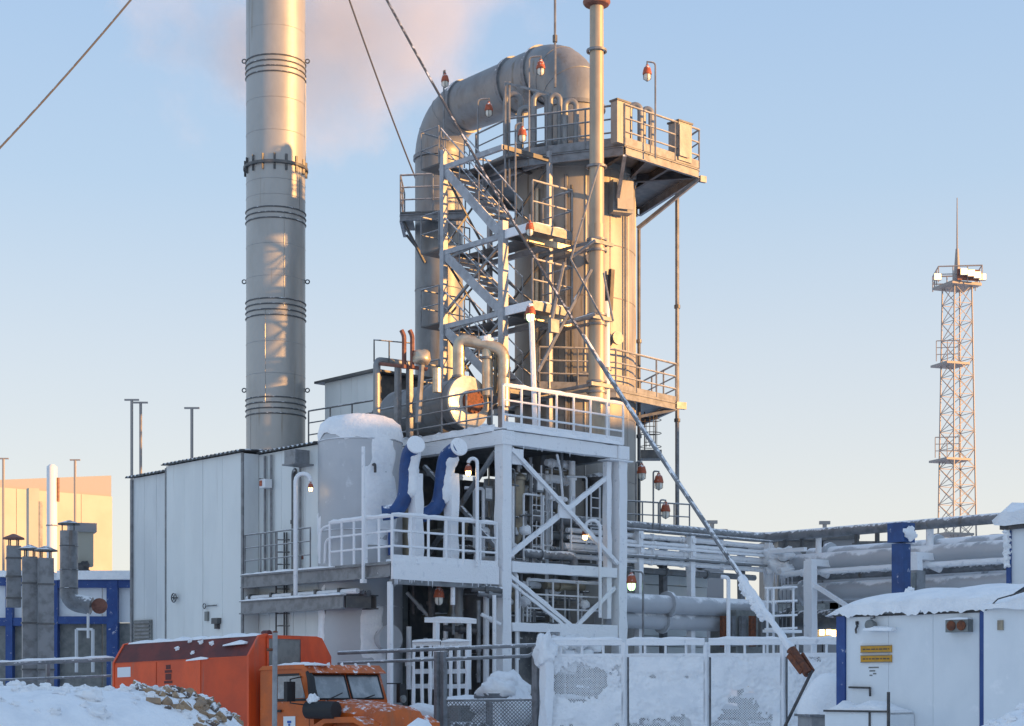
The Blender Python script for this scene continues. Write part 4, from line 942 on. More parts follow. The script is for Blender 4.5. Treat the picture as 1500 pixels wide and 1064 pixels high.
# low service platform inside the frame
lsp = thing('service_platform', 'low white railed walkway inside the lower bay of the frame', 'platform', W(1.3, .55, ZL+.1))
MB().uvbox(1.2, UC-.05, .5, 1.5, ZL-.02, ZL+.06).build('deck_plate', 'galv_dark', lsp)
railing(lsp, [W(1.35, .55, ZL+.06), W(UC-.1, .55, ZL+.06)], 1.12, .92, .028, 'frost_white', nr=2, snow=.04)
hd = thing('horizontal_drum', 'tan round-ended drum low inside the frame behind the column', 'drum', W(1.2, 1.6, ZL-.3))
MB().lathe(W(1.25, 1.0, zw(872, 1.2, 1)), [(.01, -.18), (.25, -.14), (.44, 0), (.44, 1.8)], 28, axis=Vv).build('shell', 'tan_steel', hd)
MB().uvbox(.7, 1.8, 1.1, 2.4, 0, zw(905, 1.2, 1)).build('plinth', 'galv_dark', hd)
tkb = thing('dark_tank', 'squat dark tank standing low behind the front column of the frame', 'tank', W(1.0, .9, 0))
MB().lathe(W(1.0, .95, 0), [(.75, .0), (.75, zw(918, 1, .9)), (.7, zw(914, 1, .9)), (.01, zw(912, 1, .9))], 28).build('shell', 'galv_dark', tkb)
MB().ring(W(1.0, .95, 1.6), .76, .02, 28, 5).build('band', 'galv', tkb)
# bent white hand pipes by the columns
for px, y0, y1, lab in ((756, 990, 842, 'white hooked pipe beside the front column of the frame'), (441, 838, 690, 'frosted swan-neck lamp post on the deck by the building')):
    pass
def swan(label, foot, top_py, px_lamp, D, lit='lamp_lit', r=.045, s=.9):
    foot = Vector(foot); lx = (px_lamp-CX)/FPX*D; zt = ZZ(top_py, D)
    p = Vector((lx, foot.y, zt-.35)); mid = (foot.x+lx)/2
    path = [foot, Vector((foot.x, foot.y, zt-.3))]+arc(Vector((mid, foot.y, zt-.3)), abs(foot.x-lx)/2, 0 if foot.x > lx else 180, 180 if foot.x > lx else 0, (1, 0, 0), Z3, 8)
    return jar_lamp(label, p, path, lit, s, 'frost_white', polr=r, group='swan-neck lamps')
swan('lit swan-neck lamp on the lower deck before the frame corner', P(699, 830, 43.2), 661, 686, 43.2)
swan('lit swan-neck lamp inside the frame by its right column', P(879, 905, 46.0), 757, 857, 46.0)
swan('lit swan-neck lamp in front of the recessed clad wall', P(433, 872, 43.9), 688, 455, 43.9, r=.055, s=.7)
pipe('white hooked pipe beside the front column of the frame', [P(757, 1000, 44.3), P(757, 842, 44.3), P(749, 838, 44.4), P(747, 856, 44.4)], .05, 'frost_white', None, bendr=.12)
# pipes on the recessed wall next to the tank
for px, y0, y1, r, mat, lab in ((430, 840, 690, .06, 'galv_dark', 'dark hooked riser pipe on the recessed clad wall'), (457, 960, 690, .11, 'tan_steel', 'tan duct pipe squeezed between wall and tank'), (449, 935, 700, .13, 'rust_pipe', 'brown vertical duct between wall and tank'), (466, 960, 690, .06, 'frost_white', 'thin white riser against the frosted tank')):
    D = 45.3; pts = [P(px, y0, D), P(px, y1, D)]
    if px == 430: pts += [P(436, y1-4, D+.3), P(446, y1, D+.3)]
    pipe(lab, pts, r, mat, 'pipes between wall and tank', (.5,))
for k, px in enumerate((412, 424)):
    t = thing('wall_ladder', ['narrow dark ladder low on the recessed clad wall', 'second dark ladder low on the recessed clad wall'][k], 'ladder', P(px, 935, 45.6), 'wall ladders')
    for s in (-.14, .14): MB().tube([P(px, 940, 45.6)+Vector((s, 0, 0)), P(px, 780, 45.6)+Vector((s, 0, 0))], .025, 5).build('stile', 'galv_dark', t)
    for i in range(9): c = P(px, 935-i*18, 45.6); MB().tube([c-Vector((.14, 0, 0)), c+Vector((.14, 0, 0))], .018, 5).build('rung', 'galv_dark', t)
MB_ = MB().box(P(452, 672, 45.2), (1.2, .5, .35)); st_ = thing('duct_box', 'grey duct box above the gap between wall and tank', 'duct', P(452, 685, 45.2)); MB_.build('body', 'galv', st_); MB().box(P(452, 683, 45.0), (1.3, .56, .04)).build('flange', 'galv', st_)

shl = thing('dark_backing', 'dark ribbed backing added behind the white frame to darken its gaps', 'shelter', W(-1.5, 5.75, 0))  # backing added for dense equipment, so gaps between the columns look dark
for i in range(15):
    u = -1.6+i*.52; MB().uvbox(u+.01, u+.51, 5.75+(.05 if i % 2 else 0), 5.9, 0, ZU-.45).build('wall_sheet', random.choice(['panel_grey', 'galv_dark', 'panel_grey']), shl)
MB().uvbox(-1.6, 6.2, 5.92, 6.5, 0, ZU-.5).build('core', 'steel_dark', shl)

# below the lower deck: table frame, pallets, pipes, lamp
tf = thing('pipe_stand', 'white table-like pipe stand under the lower deck', 'stand', P(660, 1000, 42.6))
MB().beam(P(622, 909, 42.6), P(698, 911, 42.6), .14, .09, jit=.01).build('top_bar', 'frost_white', tf)
for px in (639, 687): MB().beam(P(px, 912, 42.6), P(px, 1010, 42.6), .13 if px < 650 else .09, jit=.01).build('leg', 'frost_white', tf)
MB().ridge(P(622, 906, 42.6), P(698, 908, 42.6), .16, .06, seed=2).build('snow_cap', 'snow', tf)
random.seed(5)
UD = ((672, 1000, 850, .12, 'clad'), (664, 930, 860, .04, 'galv'), (701, 1000, 880, .05, 'galv'), (712, 1000, 868, .08, 'frost_white'), (724, 1000, 872, .05, 'frost_white'), (653, 960, 905, .06, 'frost_white'), (599, 1010, 918, .07, 'frost_white'), (606, 900, 850, .05, 'steel_dark'), (632, 905, 852, .09, 'steel_dark'))
for px, y0, y1, r, mat in UD:
    D = 43.6+random.uniform(-.4, .6); pipe('vertical pipe under the lower deck, '+ORD[sorted(q[0] for q in UD).index(px)]+' from the truck side', [P(px, y0, D), P(px, y1, D)], r, mat, 'pipes under the lower deck', (.4,))
for kq, (pa, pb_, r, mat) in enumerate((((596, 868), (634, 910), .05, 'clad'), ((700, 870), (735, 872), .07, 'galv'), ((606, 940), (640, 938), .05, 'galv'), ((690, 862), (735, 866), .10, 'galv_dark'), ((650, 920), (700, 925), .08, 'steel_dark'), ((705, 900), (733, 915), .05, 'frost_white'))):
    pipe(['pale slanting strut pipe under the lower deck beside the rusty lamp', 'level grey pipe under the deck touching the frame column', 'thin level pipe beside the white slotted rack nearer the truck', 'thicker dark level pipe high under the deck by the column', 'dark level pipe behind the white table-like stand', 'thin white sloping pipe by the frame column under the deck'][kq], [P(*pa, 43.4), P(*pb_, 43.6)], r, mat, 'pipes under the lower deck', (.5,))
jar_lamp('rusty lamp with bright glass under the lower deck', P(643, 862, 43.0), [P(643, 846, 43.0), P(643, 858, 43.0)], 'lamp_glass', 1.35)
dt = thing('dark_drum', 'dark cone-bottomed drum under the lower deck beside the column', 'drum', P(700, 930, 44.4))
MB().lathe(P(703, 905, 44.6), [(.12, -.45), (.35, -.25), (.42, 0), (.42, .75), (.3, .85)], 24).build('shell', 'galv_dark', dt); MB().ring(P(703, 905, 44.6)+Z3*.6, .43, .025, 24, 5).build('band', 'galv', dt)
for k, px in enumerate((626, 668)):
    cr = thing('white_rack', ['white slotted rack under the lower deck nearer the truck', 'white slotted rack under the lower deck nearer the frame column'][k], 'rack', P(px, 1060, 41.8), 'white slotted racks')
    for dx in (-20, -8, 4, 16): MB().beam(P(px+dx, 1050, 41.8), P(px+dx, 945, 41.8), .065, .06, jit=.012).build('upright', 'frost_white', cr)
    for y in (944, 966, 984, 1006): MB().beam(P(px-22, y, 41.95), P(px+19, y-1, 41.95), .06, .11, jit=.012).build('slat', 'frost_white', cr)
    MB().ridge(P(px-22, 940, 41.9), P(px+20, 939, 41.9), .2, .07, seed=k).build('snow_cap', 'snow', cr)

# ------------------------------------------------------------------ pipe rack to the right
RD = 53.0; zr = ZZ(788, RD); r0 = P(1115, 788, RD); ru, rv = UV(r0.x, r0.y)
rk = thing('pipe_rack', 'frosted post-and-beam pipe rack running right of the white frame', 'pipe rack', W(ru, rv, 0))
U_E = UC+.2
for u in (UC+1.6, UC+3.8, ru-.3):
    for dv in (-.55, .55): MB().beam(W(u, rv+dv, 0), W(u, rv+dv, zr-.2), .18, jit=.008).build('post', 'frost_white' if dv < 0 else 'galv', rk)
    for z in (zr-.35, zr-.75, zr-2.2): MB().beam(W(u, rv-.7, z), W(u, rv+.7, z), .14, .14).build('cross_beam', 'frost_white', rk)
def vrun(px, y=0): return pv(px, ru)
vE = pv(1475, ru)
for px in (1187, 1340):
    v = pv(px, ru-.9)
    MB().beam(W(ru-.9, v, 0), W(ru-.9, v, zr-.9), .30 if px < 1200 else .34, .26, jit=.015).build('post', 'frost_white', rk)
    MB().beam(W(ru-1.0, v, zr-.95), W(ru+1.6, v, zr-.95), .2, .2, jit=.01).build('cross_beam', 'frost_white', rk)
MB().beam(W(ru-.9, pv(1187, ru-.9)-.1, zr-1.6), W(ru-.9, pv(1187, ru-.9)-1.9, zr-2.6), .12).build('knee_brace', 'frost_white', rk)
MB().beam(W(ru-.9, pv(1130, ru-.9), zr-.55), W(ru-.9, pv(1180, ru-.9), zr-.55), .14, .12).build('top_bar', 'frost_white', rk)
G_R = 'pipes on the rack'
pipe('topmost thick grey pipe turning the corner of the pipe rack', [W(UC-3.0, rv, zr), W(ru, rv, zr), W(ru, vE, zr)], .15, 'galv', G_R, bendr=.5, n=14)
for k, (dz_, dv, r, mat, lab) in enumerate(((-.32, -.35, .07, 'frost_white', 'thin frosted rack pipe just under the topmost pipe'), (-.52, -.5, .06, 'frost_white', 'second thin frosted rack pipe below the topmost pipe'), (-.78, -.45, .10, 'frost_white', 'thicker frosted rack pipe in the middle of the bundle'), (-1.05, -.5, .07, 'frost_white', 'lowest thin frosted rack pipe above the ribbed wall'), (-.42, .3, .12, 'clad', 'shiny clad rack pipe hidden behind the thin frosted ones'), (-.9, .35, .14, 'galv_dark', 'dark rear rack pipe behind the frosted bundle'), (-.18, -.62, .035, 'galv', 'wire-thin conduit highest on the front of the rack'), (-.64, -.66, .035, 'frost_white', 'wire-thin conduit half way down the front of the rack'), (-.93, -.68, .04, 'clad', 'wire-thin silver conduit low on the front of the rack'), (-1.25, .1, .09, 'clad', 'silver pipe slung under the rack bundle'))):
    pipe(lab, [W(UC-.9+.5*dz_, rv+dv, zr+dz_), W(ru-.2, rv+dv, zr+dz_)], r, mat, G_R, (.4, .55, .75), snow=.02)
for k, (y, r, lab) in enumerate(((884, .27, 'upper of two fat grey insulated pipes low behind the fence'), (908, .25, 'lower of two fat grey insulated pipes low behind the fence'))):
    z = ZZ(y, 48.0); pipe(lab, [W(UC-.1, rv-.9+.2*k, z), W(ru-.6, rv-.9+.2*k, z)], r, 'clad_frost', 'fat low pipes', (.35,), n=18)
# pipes that run towards the camera along the rack
vA = pv(1130, ru); vB_ = pv(1480, ru)
for lab, dy, du_, r, v0, mat in (('fat blue-grey insulated rack pipe left of the blue vent post', -.85, .1, .26, vA-.1, 'clad_frost'), ('long fat insulated pipe passing behind the blue vent post', -.62, 1.2, .30, vA-.6, 'clad_frost'), ('dark fat pipe in the second row behind the white rack post', -1.75, .4, .28, vA-.2, 'clad_frost'), ('lower fat pipe beneath the rack nearest the snowy cabin', -1.6, 1.4, .30, vA-3.8, 'clad_frost'), ('thin frosted pipe along the rack below the fat pipes', -1.2, -.4, .08, vA-.8, 'frost_white'), ('slim pipe along the rack under the topmost pipe', -1.3, .5, .10, vA, 'galv'), ('dark low pipe near the ground behind the rack ladder', -2.6, .2, .3, vA+.2, 'galv_dark')):
    pipe(lab, [W(ru+du_, v0, zr+dy), W(ru+du_, vB_-1.5, zr+dy)], r, mat, 'pipes along the rack towards the cabin', (.08, .5), n=18, snow=.02 if r < .15 else 0)
for k, px in enumerate((1199, 1362)):
    u = ru+.1; v = pv(px, u); a = W(u, v, zr-.12)
    pipe(['white drop pipe hanging from the topmost rack pipe left of the blue vent post', 'white drop pipe with snowy base right of the blue vent post'][k], [a, W(u, v, zr-1.15), W(u, v-.35, zr-1.3)], .09 if k == 0 else .11, 'frost_white', None, (.9,), jit=.03)
for k, px in enumerate((1150, 1175, 1255, 1285, 1325)):
    u = ru; v = pv(px, u); t = thing('pipe_hanger', 'short dark hanger stub under the topmost rack pipe', 'bracket', W(u, v, zr-.4), 'hanger stubs under the topmost rack pipe')
    MB().uvbox(u-.05, u+.05, v-.05, v+.05, zr-.38, zr-.13).build('stub', 'galv_dark', t); MB().uvbox(u-.12, u+.12, v-.08, v+.08, zr-.43, zr-.385).build('plate', 'galv_dark', t)
t = thing('snow_heap', 'ragged heap of snow and icicles hanging at the rack corner', 'snow', W(ru-.4, rv-1.0, zr-1.2))
for i in range(9): MB().lump(W(ru-.4+random.uniform(-.3, .3), rv-.9+random.uniform(-.5, .3), zr-.75+random.uniform(-.35, .2)), (.26, .24, .2), 9, 6, .28, i).build('clump', 'snow', t, smooth=70)
for i in range(12):
    p = W(ru-.6+random.random()*.7, rv-1.3+random.random()*.8, zr-1.0); MB().lathe(p, [(.035, 0), (.022, -.2), (.003, -.45-random.random()*.2)], 6).build('icicle', 'ice_block', t)
# rack ladder frame (white lattice under the corner)
lt = thing('rack_scaffold', 'thin white scaffold lattice under the corner of the pipe rack', 'scaffold', P(1145, 960, 47.5))
for px in (1124, 1133, 1162): MB().tube([P(px, 990, 47.5), P(px, 862, 47.5)], .035, 6).build('upright', 'frost_white', lt)
for y in (862, 882, 903, 922): MB().tube([P(1120, y, 47.5), P(1168, y-2, 47.5)], .03, 6).build('rail', 'frost_white', lt)
MB().box(P(1146, 925, 47.3), (1.1, .5, .08)).build('deck_plate', 'frost_white', lt)
for i in range(6): MB().tube([P(1128+i*6, 920, 47.6), P(1128+i*6, 865, 47.6)], .014, 4).build('thin_bar', 'galv', lt)
# small ribbed wall building behind the low pipes
rw = thing('ribbed_wall_shed', 'white horizontally ribbed shed behind the low fat pipes', 'building', W(UC+1.0, rv+1.2, 0))
ua, ub = pu(905, 2.6), pu(1036, 2.6)
nrb = 17
for i in range(nrb):
    z0 = .4+i*.31; MB().uvbox(ua, ub, 2.6+(.02 if i % 2 else 0), 2.72, z0+.012, z0+.298).build('rib_board', 'wall_white', rw)
MB().uvbox(ua+.02, ub-.02, 2.74, 4.2, 0, .4+nrb*.31).build('core', 'wall_white2', rw); MB().uvbox(ua-.1, ub+.1, 2.5, 4.3, .41+nrb*.31, .47+nrb*.31).build('roof', 'snow', rw)
ds = thing('dark_equipment', 'dark machinery block behind the fence right of the ribbed shed', 'machine', P(1085, 985, 50.5))
MB().box(P(1090, 945, 51), (1.9, 1.0, 2.0)).build('body', 'panel_grey', ds)
for i in range(5): MB().box(P(1060+i*14, 925, 50.0), (.22, .1, .9)).build('door', random.choice(['rust', 'galv', 'galv_dark']), ds)

# lamps round the vessel and on the pipes
pole_lamp('red-capped lamp high on a pole at the outer top platform', 948, 98, 47.6, 232, arm=12, s=1.25)
pole_lamp('red-capped lamp in front of the arched duct elbow', 792, 90, 47.6, 226, arm=-17, s=1.25)
pole_lamp('red-capped lamp at the top of the second tower elbow', 652, 110, 52.5, 300, arm=-2, s=1.2)
pole_lamp('red-capped lamp under the middle of the arched duct', 716, 152, 49.0, 250, arm=-16, s=1.2)
pole_lamp('red-capped lamp before the front fascia of the top platform', 765, 188, 46.8, 330, arm=-10, s=1.2)
for px, py, lab in ((940, 682, 'red-capped lamp by the vessel foot nearest the shell'), (965, 696, 'red-capped lamp low beside the guy cable'), (975, 738, 'red-capped lamp lowest near the rack top pipe')):
    jar_lamp(lab, P(px, py, 49.5), bend([P(px-8, 775, 49.5), P(px-8, py-6, 49.5), P(px, py-5, 49.5)], .08), None, 1.35)
jar_lamp('red-capped lamp glowing green beside the right frame column', P(925, 842, 45.5), bend([P(942, 990, 45.5), P(942, 838, 45.5), P(925, 836, 45.5)], .1), 'lamp_green', 1.35, 'galv', polr=.03)
pipe('thin white hooked post before the rack behind the fence', [P(1067, 960, 43), P(1067, 846, 43), P(1056, 845, 43)], .05, 'frost_white', None, bendr=.1)
wr = thing('rack_guardrail', 'thin guard rail above the rack at the foot of the vessel', 'guard rail', P(950, 772, 50.0))
railing(wr, [P(917, 772, 49.0), P(1010, 776, 51.0)], .75, .8, .022, 'galv', nr=1)

# ------------------------------------------------------------------ lattice light mast, far right
LD = 110.0; lm = P(1402, 0, LD); mast = thing('lattice_mast', 'tall lattice floodlight mast with lit lamps far right', 'mast', (lm.x, lm.y, 0))
zt = ZZ(420, LD)
def leg_w(z): return 1.0-(1.0-.66)*(min(1, z/zt))
corners = [(-1, -1), (1, -1), (1, 1), (-1, 1)]
def lc(c, z): w = leg_w(z); a = R(20); x, y = c[0]*w, c[1]*w; return Vector((lm.x+x*math.cos(a)-y*math.sin(a), lm.y+x*math.sin(a)+y*math.cos(a), z))
for c in corners: MB().beam(lc(c, 0), lc(c, zt), .075).build('leg', 'mast_steel', mast)
nb = 24
for k in range(4):
    m = MB()
    for i in range(nb):
        z0, z1 = zt*i/nb, zt*(i+1)/nb; a, b = corners[k], corners[(k+1) % 4]
        m.beam(lc(a, z0), lc(b, z1), .036); m.beam(lc(b, z0), lc(a, z1), .036); m.beam(lc(a, z1), lc(b, z1), .036)
    stuff(m.build('lattice_bracing', 'mast_steel', mast))
for y, s in ((535, 1.15), (675, 1.25), (784, 1.4)):
    z = ZZ(y, LD); p = MB().box((lm.x-.45, lm.y, z), (1.5*s, 1.6*s, .14), ang=R(20)).build('rest_platform', 'mast_steel', mast)
    if y < 700: railing(mast, [(lm.x-.5-1.0*s, lm.y-1.1*s, z), (lm.x-.4+.1, lm.y-1.3*s, z)], 1.3, .6, .03, 'mast_steel', nr=2)
z = ZZ(420, LD); MB().box((lm.x, lm.y, z), (2.2, 2.2, .18), ang=R(20)).build('lamp_platform', 'mast_steel', mast)
railing(mast, [(lm.x-1.5, lm.y-1.2, z), (lm.x+1.2, lm.y-1.5, z), (lm.x+1.5, lm.y+1.2, z), (lm.x-1.2, lm.y+1.5, z)], 1.0, .9, .04, 'mast_steel', nr=1, closed=True)
MB().box((lm.x+.35, lm.y-1.35, z+.42), (1.5, .1, .7), ang=R(12)).build('reflector_board', 'rust_pipe', mast)
for x, y, zz in ((-1.55, -1.1, .35), (.0, -1.6, .55), (.45, -1.65, .45), (.85, -1.6, .35), (1.25, -1.3, .3)):
    h = MB().box((lm.x+x, lm.y+y, z+zz), (.46, .22, .42), ang=0).build('floodlight', 'mast_steel', mast)
    MB().box((lm.x+x, lm.y+y-.13, z+zz), (.40, .03, .36), ang=0).build('lit_lens', 'flood', h)
MB().tube([(lm.x, lm.y, z), (lm.x, lm.y, ZZ(365, LD))], [.28, .10], 8).build('spire', 'mast_steel', mast); MB().tube([(lm.x, lm.y, ZZ(365, LD)), (lm.x, lm.y, ZZ(290, LD))], [.06, .03], 6).build('antenna', 'mast_steel', mast)

# far sheds behind the rack
for k, (px0, px1, y, D, mat, lab) in enumerate(((1140, 1204, 792, 78, 'galv_dark', 'dark flat shed far behind the rack corner'), (1206, 1252, 790, 80, 'far_grey', 'pale grey boxy shed far behind the rack'), (1254, 1345, 800, 90, 'far_grey', 'long low grey shed behind the blue vent post'), (1348, 1392, 808, 95, 'far_grey', 'low far shed near the foot of the lattice mast'), (1020, 1060, 782, 95, 'far_grey', 'far small shed roof above the topmost rack pipe'))):
    a = P(px0, y, D); b = P(px1, y, D); t = thing('far_shed', lab, 'building', (a.x, a.y, 0), 'far sheds')
    MB().box(((a.x+b.x)/2, a.y+3, a.z/2), (b.x-a.x, 6, a.z), ang=0).build('wall', mat, t); MB().box(((a.x+b.x)/2, a.y+3, a.z+.12), (b.x-a.x+.4, 6.4, .24), ang=0).build('roof', 'galv_dark', t)
    for i in range(3): MB().box((a.x+(b.x-a.x)*(i+.5)/3, a.y-.04, a.z*.62), (.9, .08, 1.0), ang=0).build('window', 'panel_grey', t)
for px, y0, y1, D, lab in ((1043, 792, 765, 80, 'tiny far pole above the rack bend'), (1208, 792, 766, 80, 'tiny far pole on the pale far shed')):
    t = thing('far_pole', lab, 'pole', P(px, y0, D)); MB().tube([P(px, y0, D), P(px, y1, D)], .1, 6).build('shaft', 'mast_steel', t); MB().box(P(px, y1, D), (.5, .2, .15), ang=0).build('head', 'mast_steel', t)
fv = thing('far_vent', 'pale far vent stack by the snow-topped cabin tower', 'vent', P(1461, 900, 90))
MB().lathe(P(1461, 900, 90), [(.32, -3), (.32, 3.3)], 16).build('shaft', 'far_grey', fv); MB().lathe(P(1461, 900, 90), [(.55, 3.3), (.55, 4.1), (.4, 4.2)], 16).build('hood', 'far_grey', fv)

# ------------------------------------------------------------------ snowy cabins at the right edge
A0 = P(1229, 905, 31.0); mA = UV(A0.x, A0.y); mdu, mdv = mA
vR = pv(1447, mdu); zwA = A0.z
cab = thing('white_cabin', 'white cabin with blue corner posts and thick snow on its rounded roof', 'cabin', (A0.x, A0.y, 0))
vps = [mdv-.16+(vR+.16-(mdv-.16))*i/3 for i in range(4)]
for i in range(3): MB().uvbox(mdu, mdu+.08, vps[i+1]+.003, vps[i]-.003, .3, zwA).build('wall_panel', 'module_white', cab)
MB().uvbox(mdu-.04, mdu+.15, mdv-.155, mdv+.03, .3, zwA+.02).build('corner_post', 'blue', cab)
MB().uvbox(mdu-.04, mdu+.15, vR-.03, vR+.13, .3, zwA+.02).build('corner_post', 'blue', cab)
MB().uvbox(mdu+.16, mdu+2.4, mdv-.10, mdv-.02, .3, zwA-.01).build('wall_panel', 'module_white', cab)
MB().uvbox(mdu+.1, mdu+2.4, vR+.2, mdv-.2, .2, zwA-.1).build('inner_wall', 'module_white', cab)
# snow roof: arched lumpy slab that overhangs
m = MB(); nu, nv = 14, 90; vs = []
for j in range(nv+1):
    v = mdv+.22+(vR-.5-(mdv+.22))*j/nv
    for i in range(nu+1):
        u = mdu-.13+2.6*i/nu
        t = i/nu; d0 = (mdv+.22-v); h = .52*(1-.72*math.exp(-d0*2.4))*(.55+.45*(1-(2*t-1)**2))+.03*mnoise.noise(Vector((v*2, u*2, 1)))
        sag = 0 if i else .06*mnoise.noise(Vector((v*2.6, 1, 3)))-.04
        vs.append(W(u, v, zwA+h+sag+mnoise.noise(Vector((u*1.3, v*1.3, 7)))*.03))
top = len(vs)
fs = [(j*(nu+1)+i, j*(nu+1)+i+1, (j+1)*(nu+1)+i+1, (j+1)*(nu+1)+i) for j in range(nv) for i in range(nu)]
for j in range(nv+1):
    v = mdv+.22+(vR-.5-(mdv+.22))*j/nv; vs.append(W(mdu-.10+.02*mnoise.noise(Vector((v*9, 2, 3))), v, zwA+.05-.13*max(0, mnoise.noise(Vector((v*2.3, 9, 3)))+.1)+.07*mnoise.noise(Vector((v*11, 9, 3)))))
fs += [(j*(nu+1), (j+1)*(nu+1), top+j+1, top+j) for j in range(nv)]
vs.append(W(mdu+.05, mdv+.18, zwA)); vs.append(W(mdu+2.3, mdv+.18, zwA)); k = len(vs)
fs.append(tuple(list(range(0, nu+1))+[k-1, k-2]))
m.add(vs, fs); m.build('roof_snow', 'snow', cab, smooth=70)
MB().uvbox(mdu-.03, mdu+2.4, vR+.12, mdv+.1, zwA+.0, zwA+.04).build('roof_edge', 'steel_dark', cab)
def onc(px, py): v = pv(px, mdu); return v, zw(py, mdu, v)
va, za = onc(1262, 946); vb, zb = onc(1307, 971)
sg = thing('yellow_sign', 'two-line yellow sign on the snowy white cabin', 'sign', W(mdu, va, zb))
hh = (za-zb)
for i in range(2):
    z1 = za-i*hh*.55; o = MB().uvbox(mdu-.03, mdu-.004, vb, va, z1-hh*.43, z1).build('sign_board', 'yellow', sg)
    x_ = va-.05
    while x_ > vb+.06:
        l_ = random.uniform(.03, .09); MB().uvbox(mdu-.034, mdu-.031, max(vb+.04, x_-l_), x_, z1-hh*.25, z1-hh*.19).build('lettering', 'ink', o); x_ -= l_+.022
    MB().uvbox(mdu-.036, mdu-.031, vb, va, z1-.012, z1).build('border', 'panel_grey', o); MB().uvbox(mdu-.036, mdu-.031, vb, va, z1-hh*.43, z1-hh*.43+.012).build('border', 'panel_grey', o)
v, z = onc(1280, 978); ml = thing('stencil_mark', 'small grey stencilled mark under the yellow sign', 'marking', W(mdu, v, z))
for i, (dv, dz_, l) in enumerate(((0, 0, .22), (.03, -.06, .12), (-.02, -.11, .07), (.06, -.14, .06))): MB().uvbox(mdu-.006, mdu-.003, v+dv-l/2, v+dv+l/2, z+dz_-.012, z+dz_+.012).build('stroke', 'panel_grey', ml)
v, z = onc(1281, 916)
rl_ = thing('round_cabin_lamp', 'round grey lamp under the snowy eave of the white cabin', 'lamp', W(mdu, v, z))
MB().lathe(W(mdu-.14, v, z), [(.02, -.06), (.09, -.03), (.10, .03), (.06, .14)], 16, axis=Uv).build('housing', 'panel_grey', rl_); MB().tube([W(mdu-.1, v, z+.12), W(mdu, v, z+.14)], .02, 6).build('bracket', 'galv', rl_)
MB().ridge(W(mdu-.12, v+.1, z-.08), W(mdu-.12, v-.5, z-.10), .18, .12, seed=8).build('snow_cap', 'snow', rl_)
v, z = onc(1256, 920); hk = thing('wall_hook', 'small dark hook on the cabin by the blue corner post', 'hook', W(mdu, v, z))
MB().tube([W(mdu-.04, v, z+.1), W(mdu-.06, v-.04, z+.03), W(mdu-.04, v+.01, z-.03), W(mdu-.04, v, z-.1)], .018, 5).build('hook', 'steel_dark', hk); MB().uvbox(mdu-.02, mdu-.003, v-.03, v+.03, z+.06, z+.12).build('plate', 'steel_dark', hk)
v, z = onc(1409, 917)
ac = thing('wall_unit', 'dark square wall unit with two round grilles on the white cabin', 'air unit', W(mdu, v, z))
MB().uvbox(mdu-.16, mdu-.003, v-.22, v+.22, z-.11, z+.11).build('body', 'panel_grey', ac)
for dv in (-.10, .10): MB().lathe(W(mdu-.165, v+dv, z), [(.085, 0), (.085, -.02), (.06, -.03), (.01, -.02)], 16, axis=Uv).build('grille', 'rust', ac)
MB().ridge(W(mdu-.09, v+.22, z+.11), W(mdu-.09, v-.22, z+.11), .2, .06, seed=3).build('snow_cap', 'snow', ac)
# outlined box (step and rail) on the wall, low
va, za = onc(1246, 1007); vb, zb = onc(1340, 1042)
bx = thing('snowy_step', 'snow-filled step frame with dark edges below the yellow sign', 'step', W(mdu-.6, va, 0))
MB().uvbox(mdu-.75, mdu-.02, vb, va, 0, zb-.02).build('body', 'module_white', bx)
MB().beam(W(mdu-.78, va, zb), W(mdu-.78, vb, zb), .035, .035).build('edge_bar', 'steel_dark', bx); MB().beam(W(mdu-.05, va, za), W(mdu-.05, va-.45, za-.01), .035, .035).build('edge_bar', 'steel_dark', bx)
MB().beam(W(mdu-.04, va-.45, za+.0), W(mdu-.06, va-.47, za-.16), .03).build('edge_bar', 'steel_dark', bx)
MB().beam(W(mdu-.76, vb+.01, 0), W(mdu-.76, vb+.01, za-.08), .04).build('upright', 'steel_dark', bx); MB().beam(W(mdu-.76, vb+.4, .2), W(mdu-.76, vb+.4, zb), .03).build('upright', 'steel_dark', bx)
MB().ridge(W(mdu-.4, va, zb-.02), W(mdu-.4, vb, zb-.02), .7, .22, seed=12).build('snow_drift', 'snow', bx)
# nearer plain cabin and the tall cabin tower
cb2 = thing('plain_cabin', 'plain pale cabin cut by the right picture edge', 'cabin', P(1436, 1005, 28.0))
c2 = P(1441, 890, 28.0); u2, v2 = UV(c2.x, c2.y)
MB().uvbox(u2, u2+3, v2-2.6, v2, .3, c2.z).build('wall', 'module_white', cb2)
m = MB(); vs = []; nn = 16
for j in range(nn+1):
    v = v2+.05-2.7*j/nn
    for i, (du_, h) in enumerate(((-.1, -.05), (-.12, .08), (.2, .24), (1.2, .32), (2.8, .25))): vs.append(W(u2+du_, v, c2.z+h*(.35+min(1, j/6))+random.uniform(-.015, .015)))
m.add(vs, [(j*5+i, j*5+i+1, j*5+6+i, j*5+5+i) for j in range(nn) for i in range(4)]); m.build('roof_snow', 'snow', cb2, smooth=70)
MB().tube([W(u2-.02, v2-.05, c2.z-.05), W(u2-.14, v2-.35, c2.z+.12), W(u2-.14, v2-.9, c2.z+.24), W(u2-.1, v2-1.6, c2.z+.26)], .012, 5).build('cable', 'steel_dark', cb2)
MB().uvbox(u2-.03, u2-.003, v2-.37, v2-.27, c2.z-.38, c2.z-.22).build('small_plate', 'tan_steel', cb2)
tw2 = thing('cabin_tower', 'tall white cabin tower with blue edge and overhanging snow', 'cabin', P(1480, 1005, 33.0))
c3 = P(1480, 785, 33.0); u3, v3 = UV(c3.x, c3.y)
MB().uvbox(u3, u3+2.5, v3-2.5, v3, .3, c3.z+.15).build('wall', 'module_white', tw2)
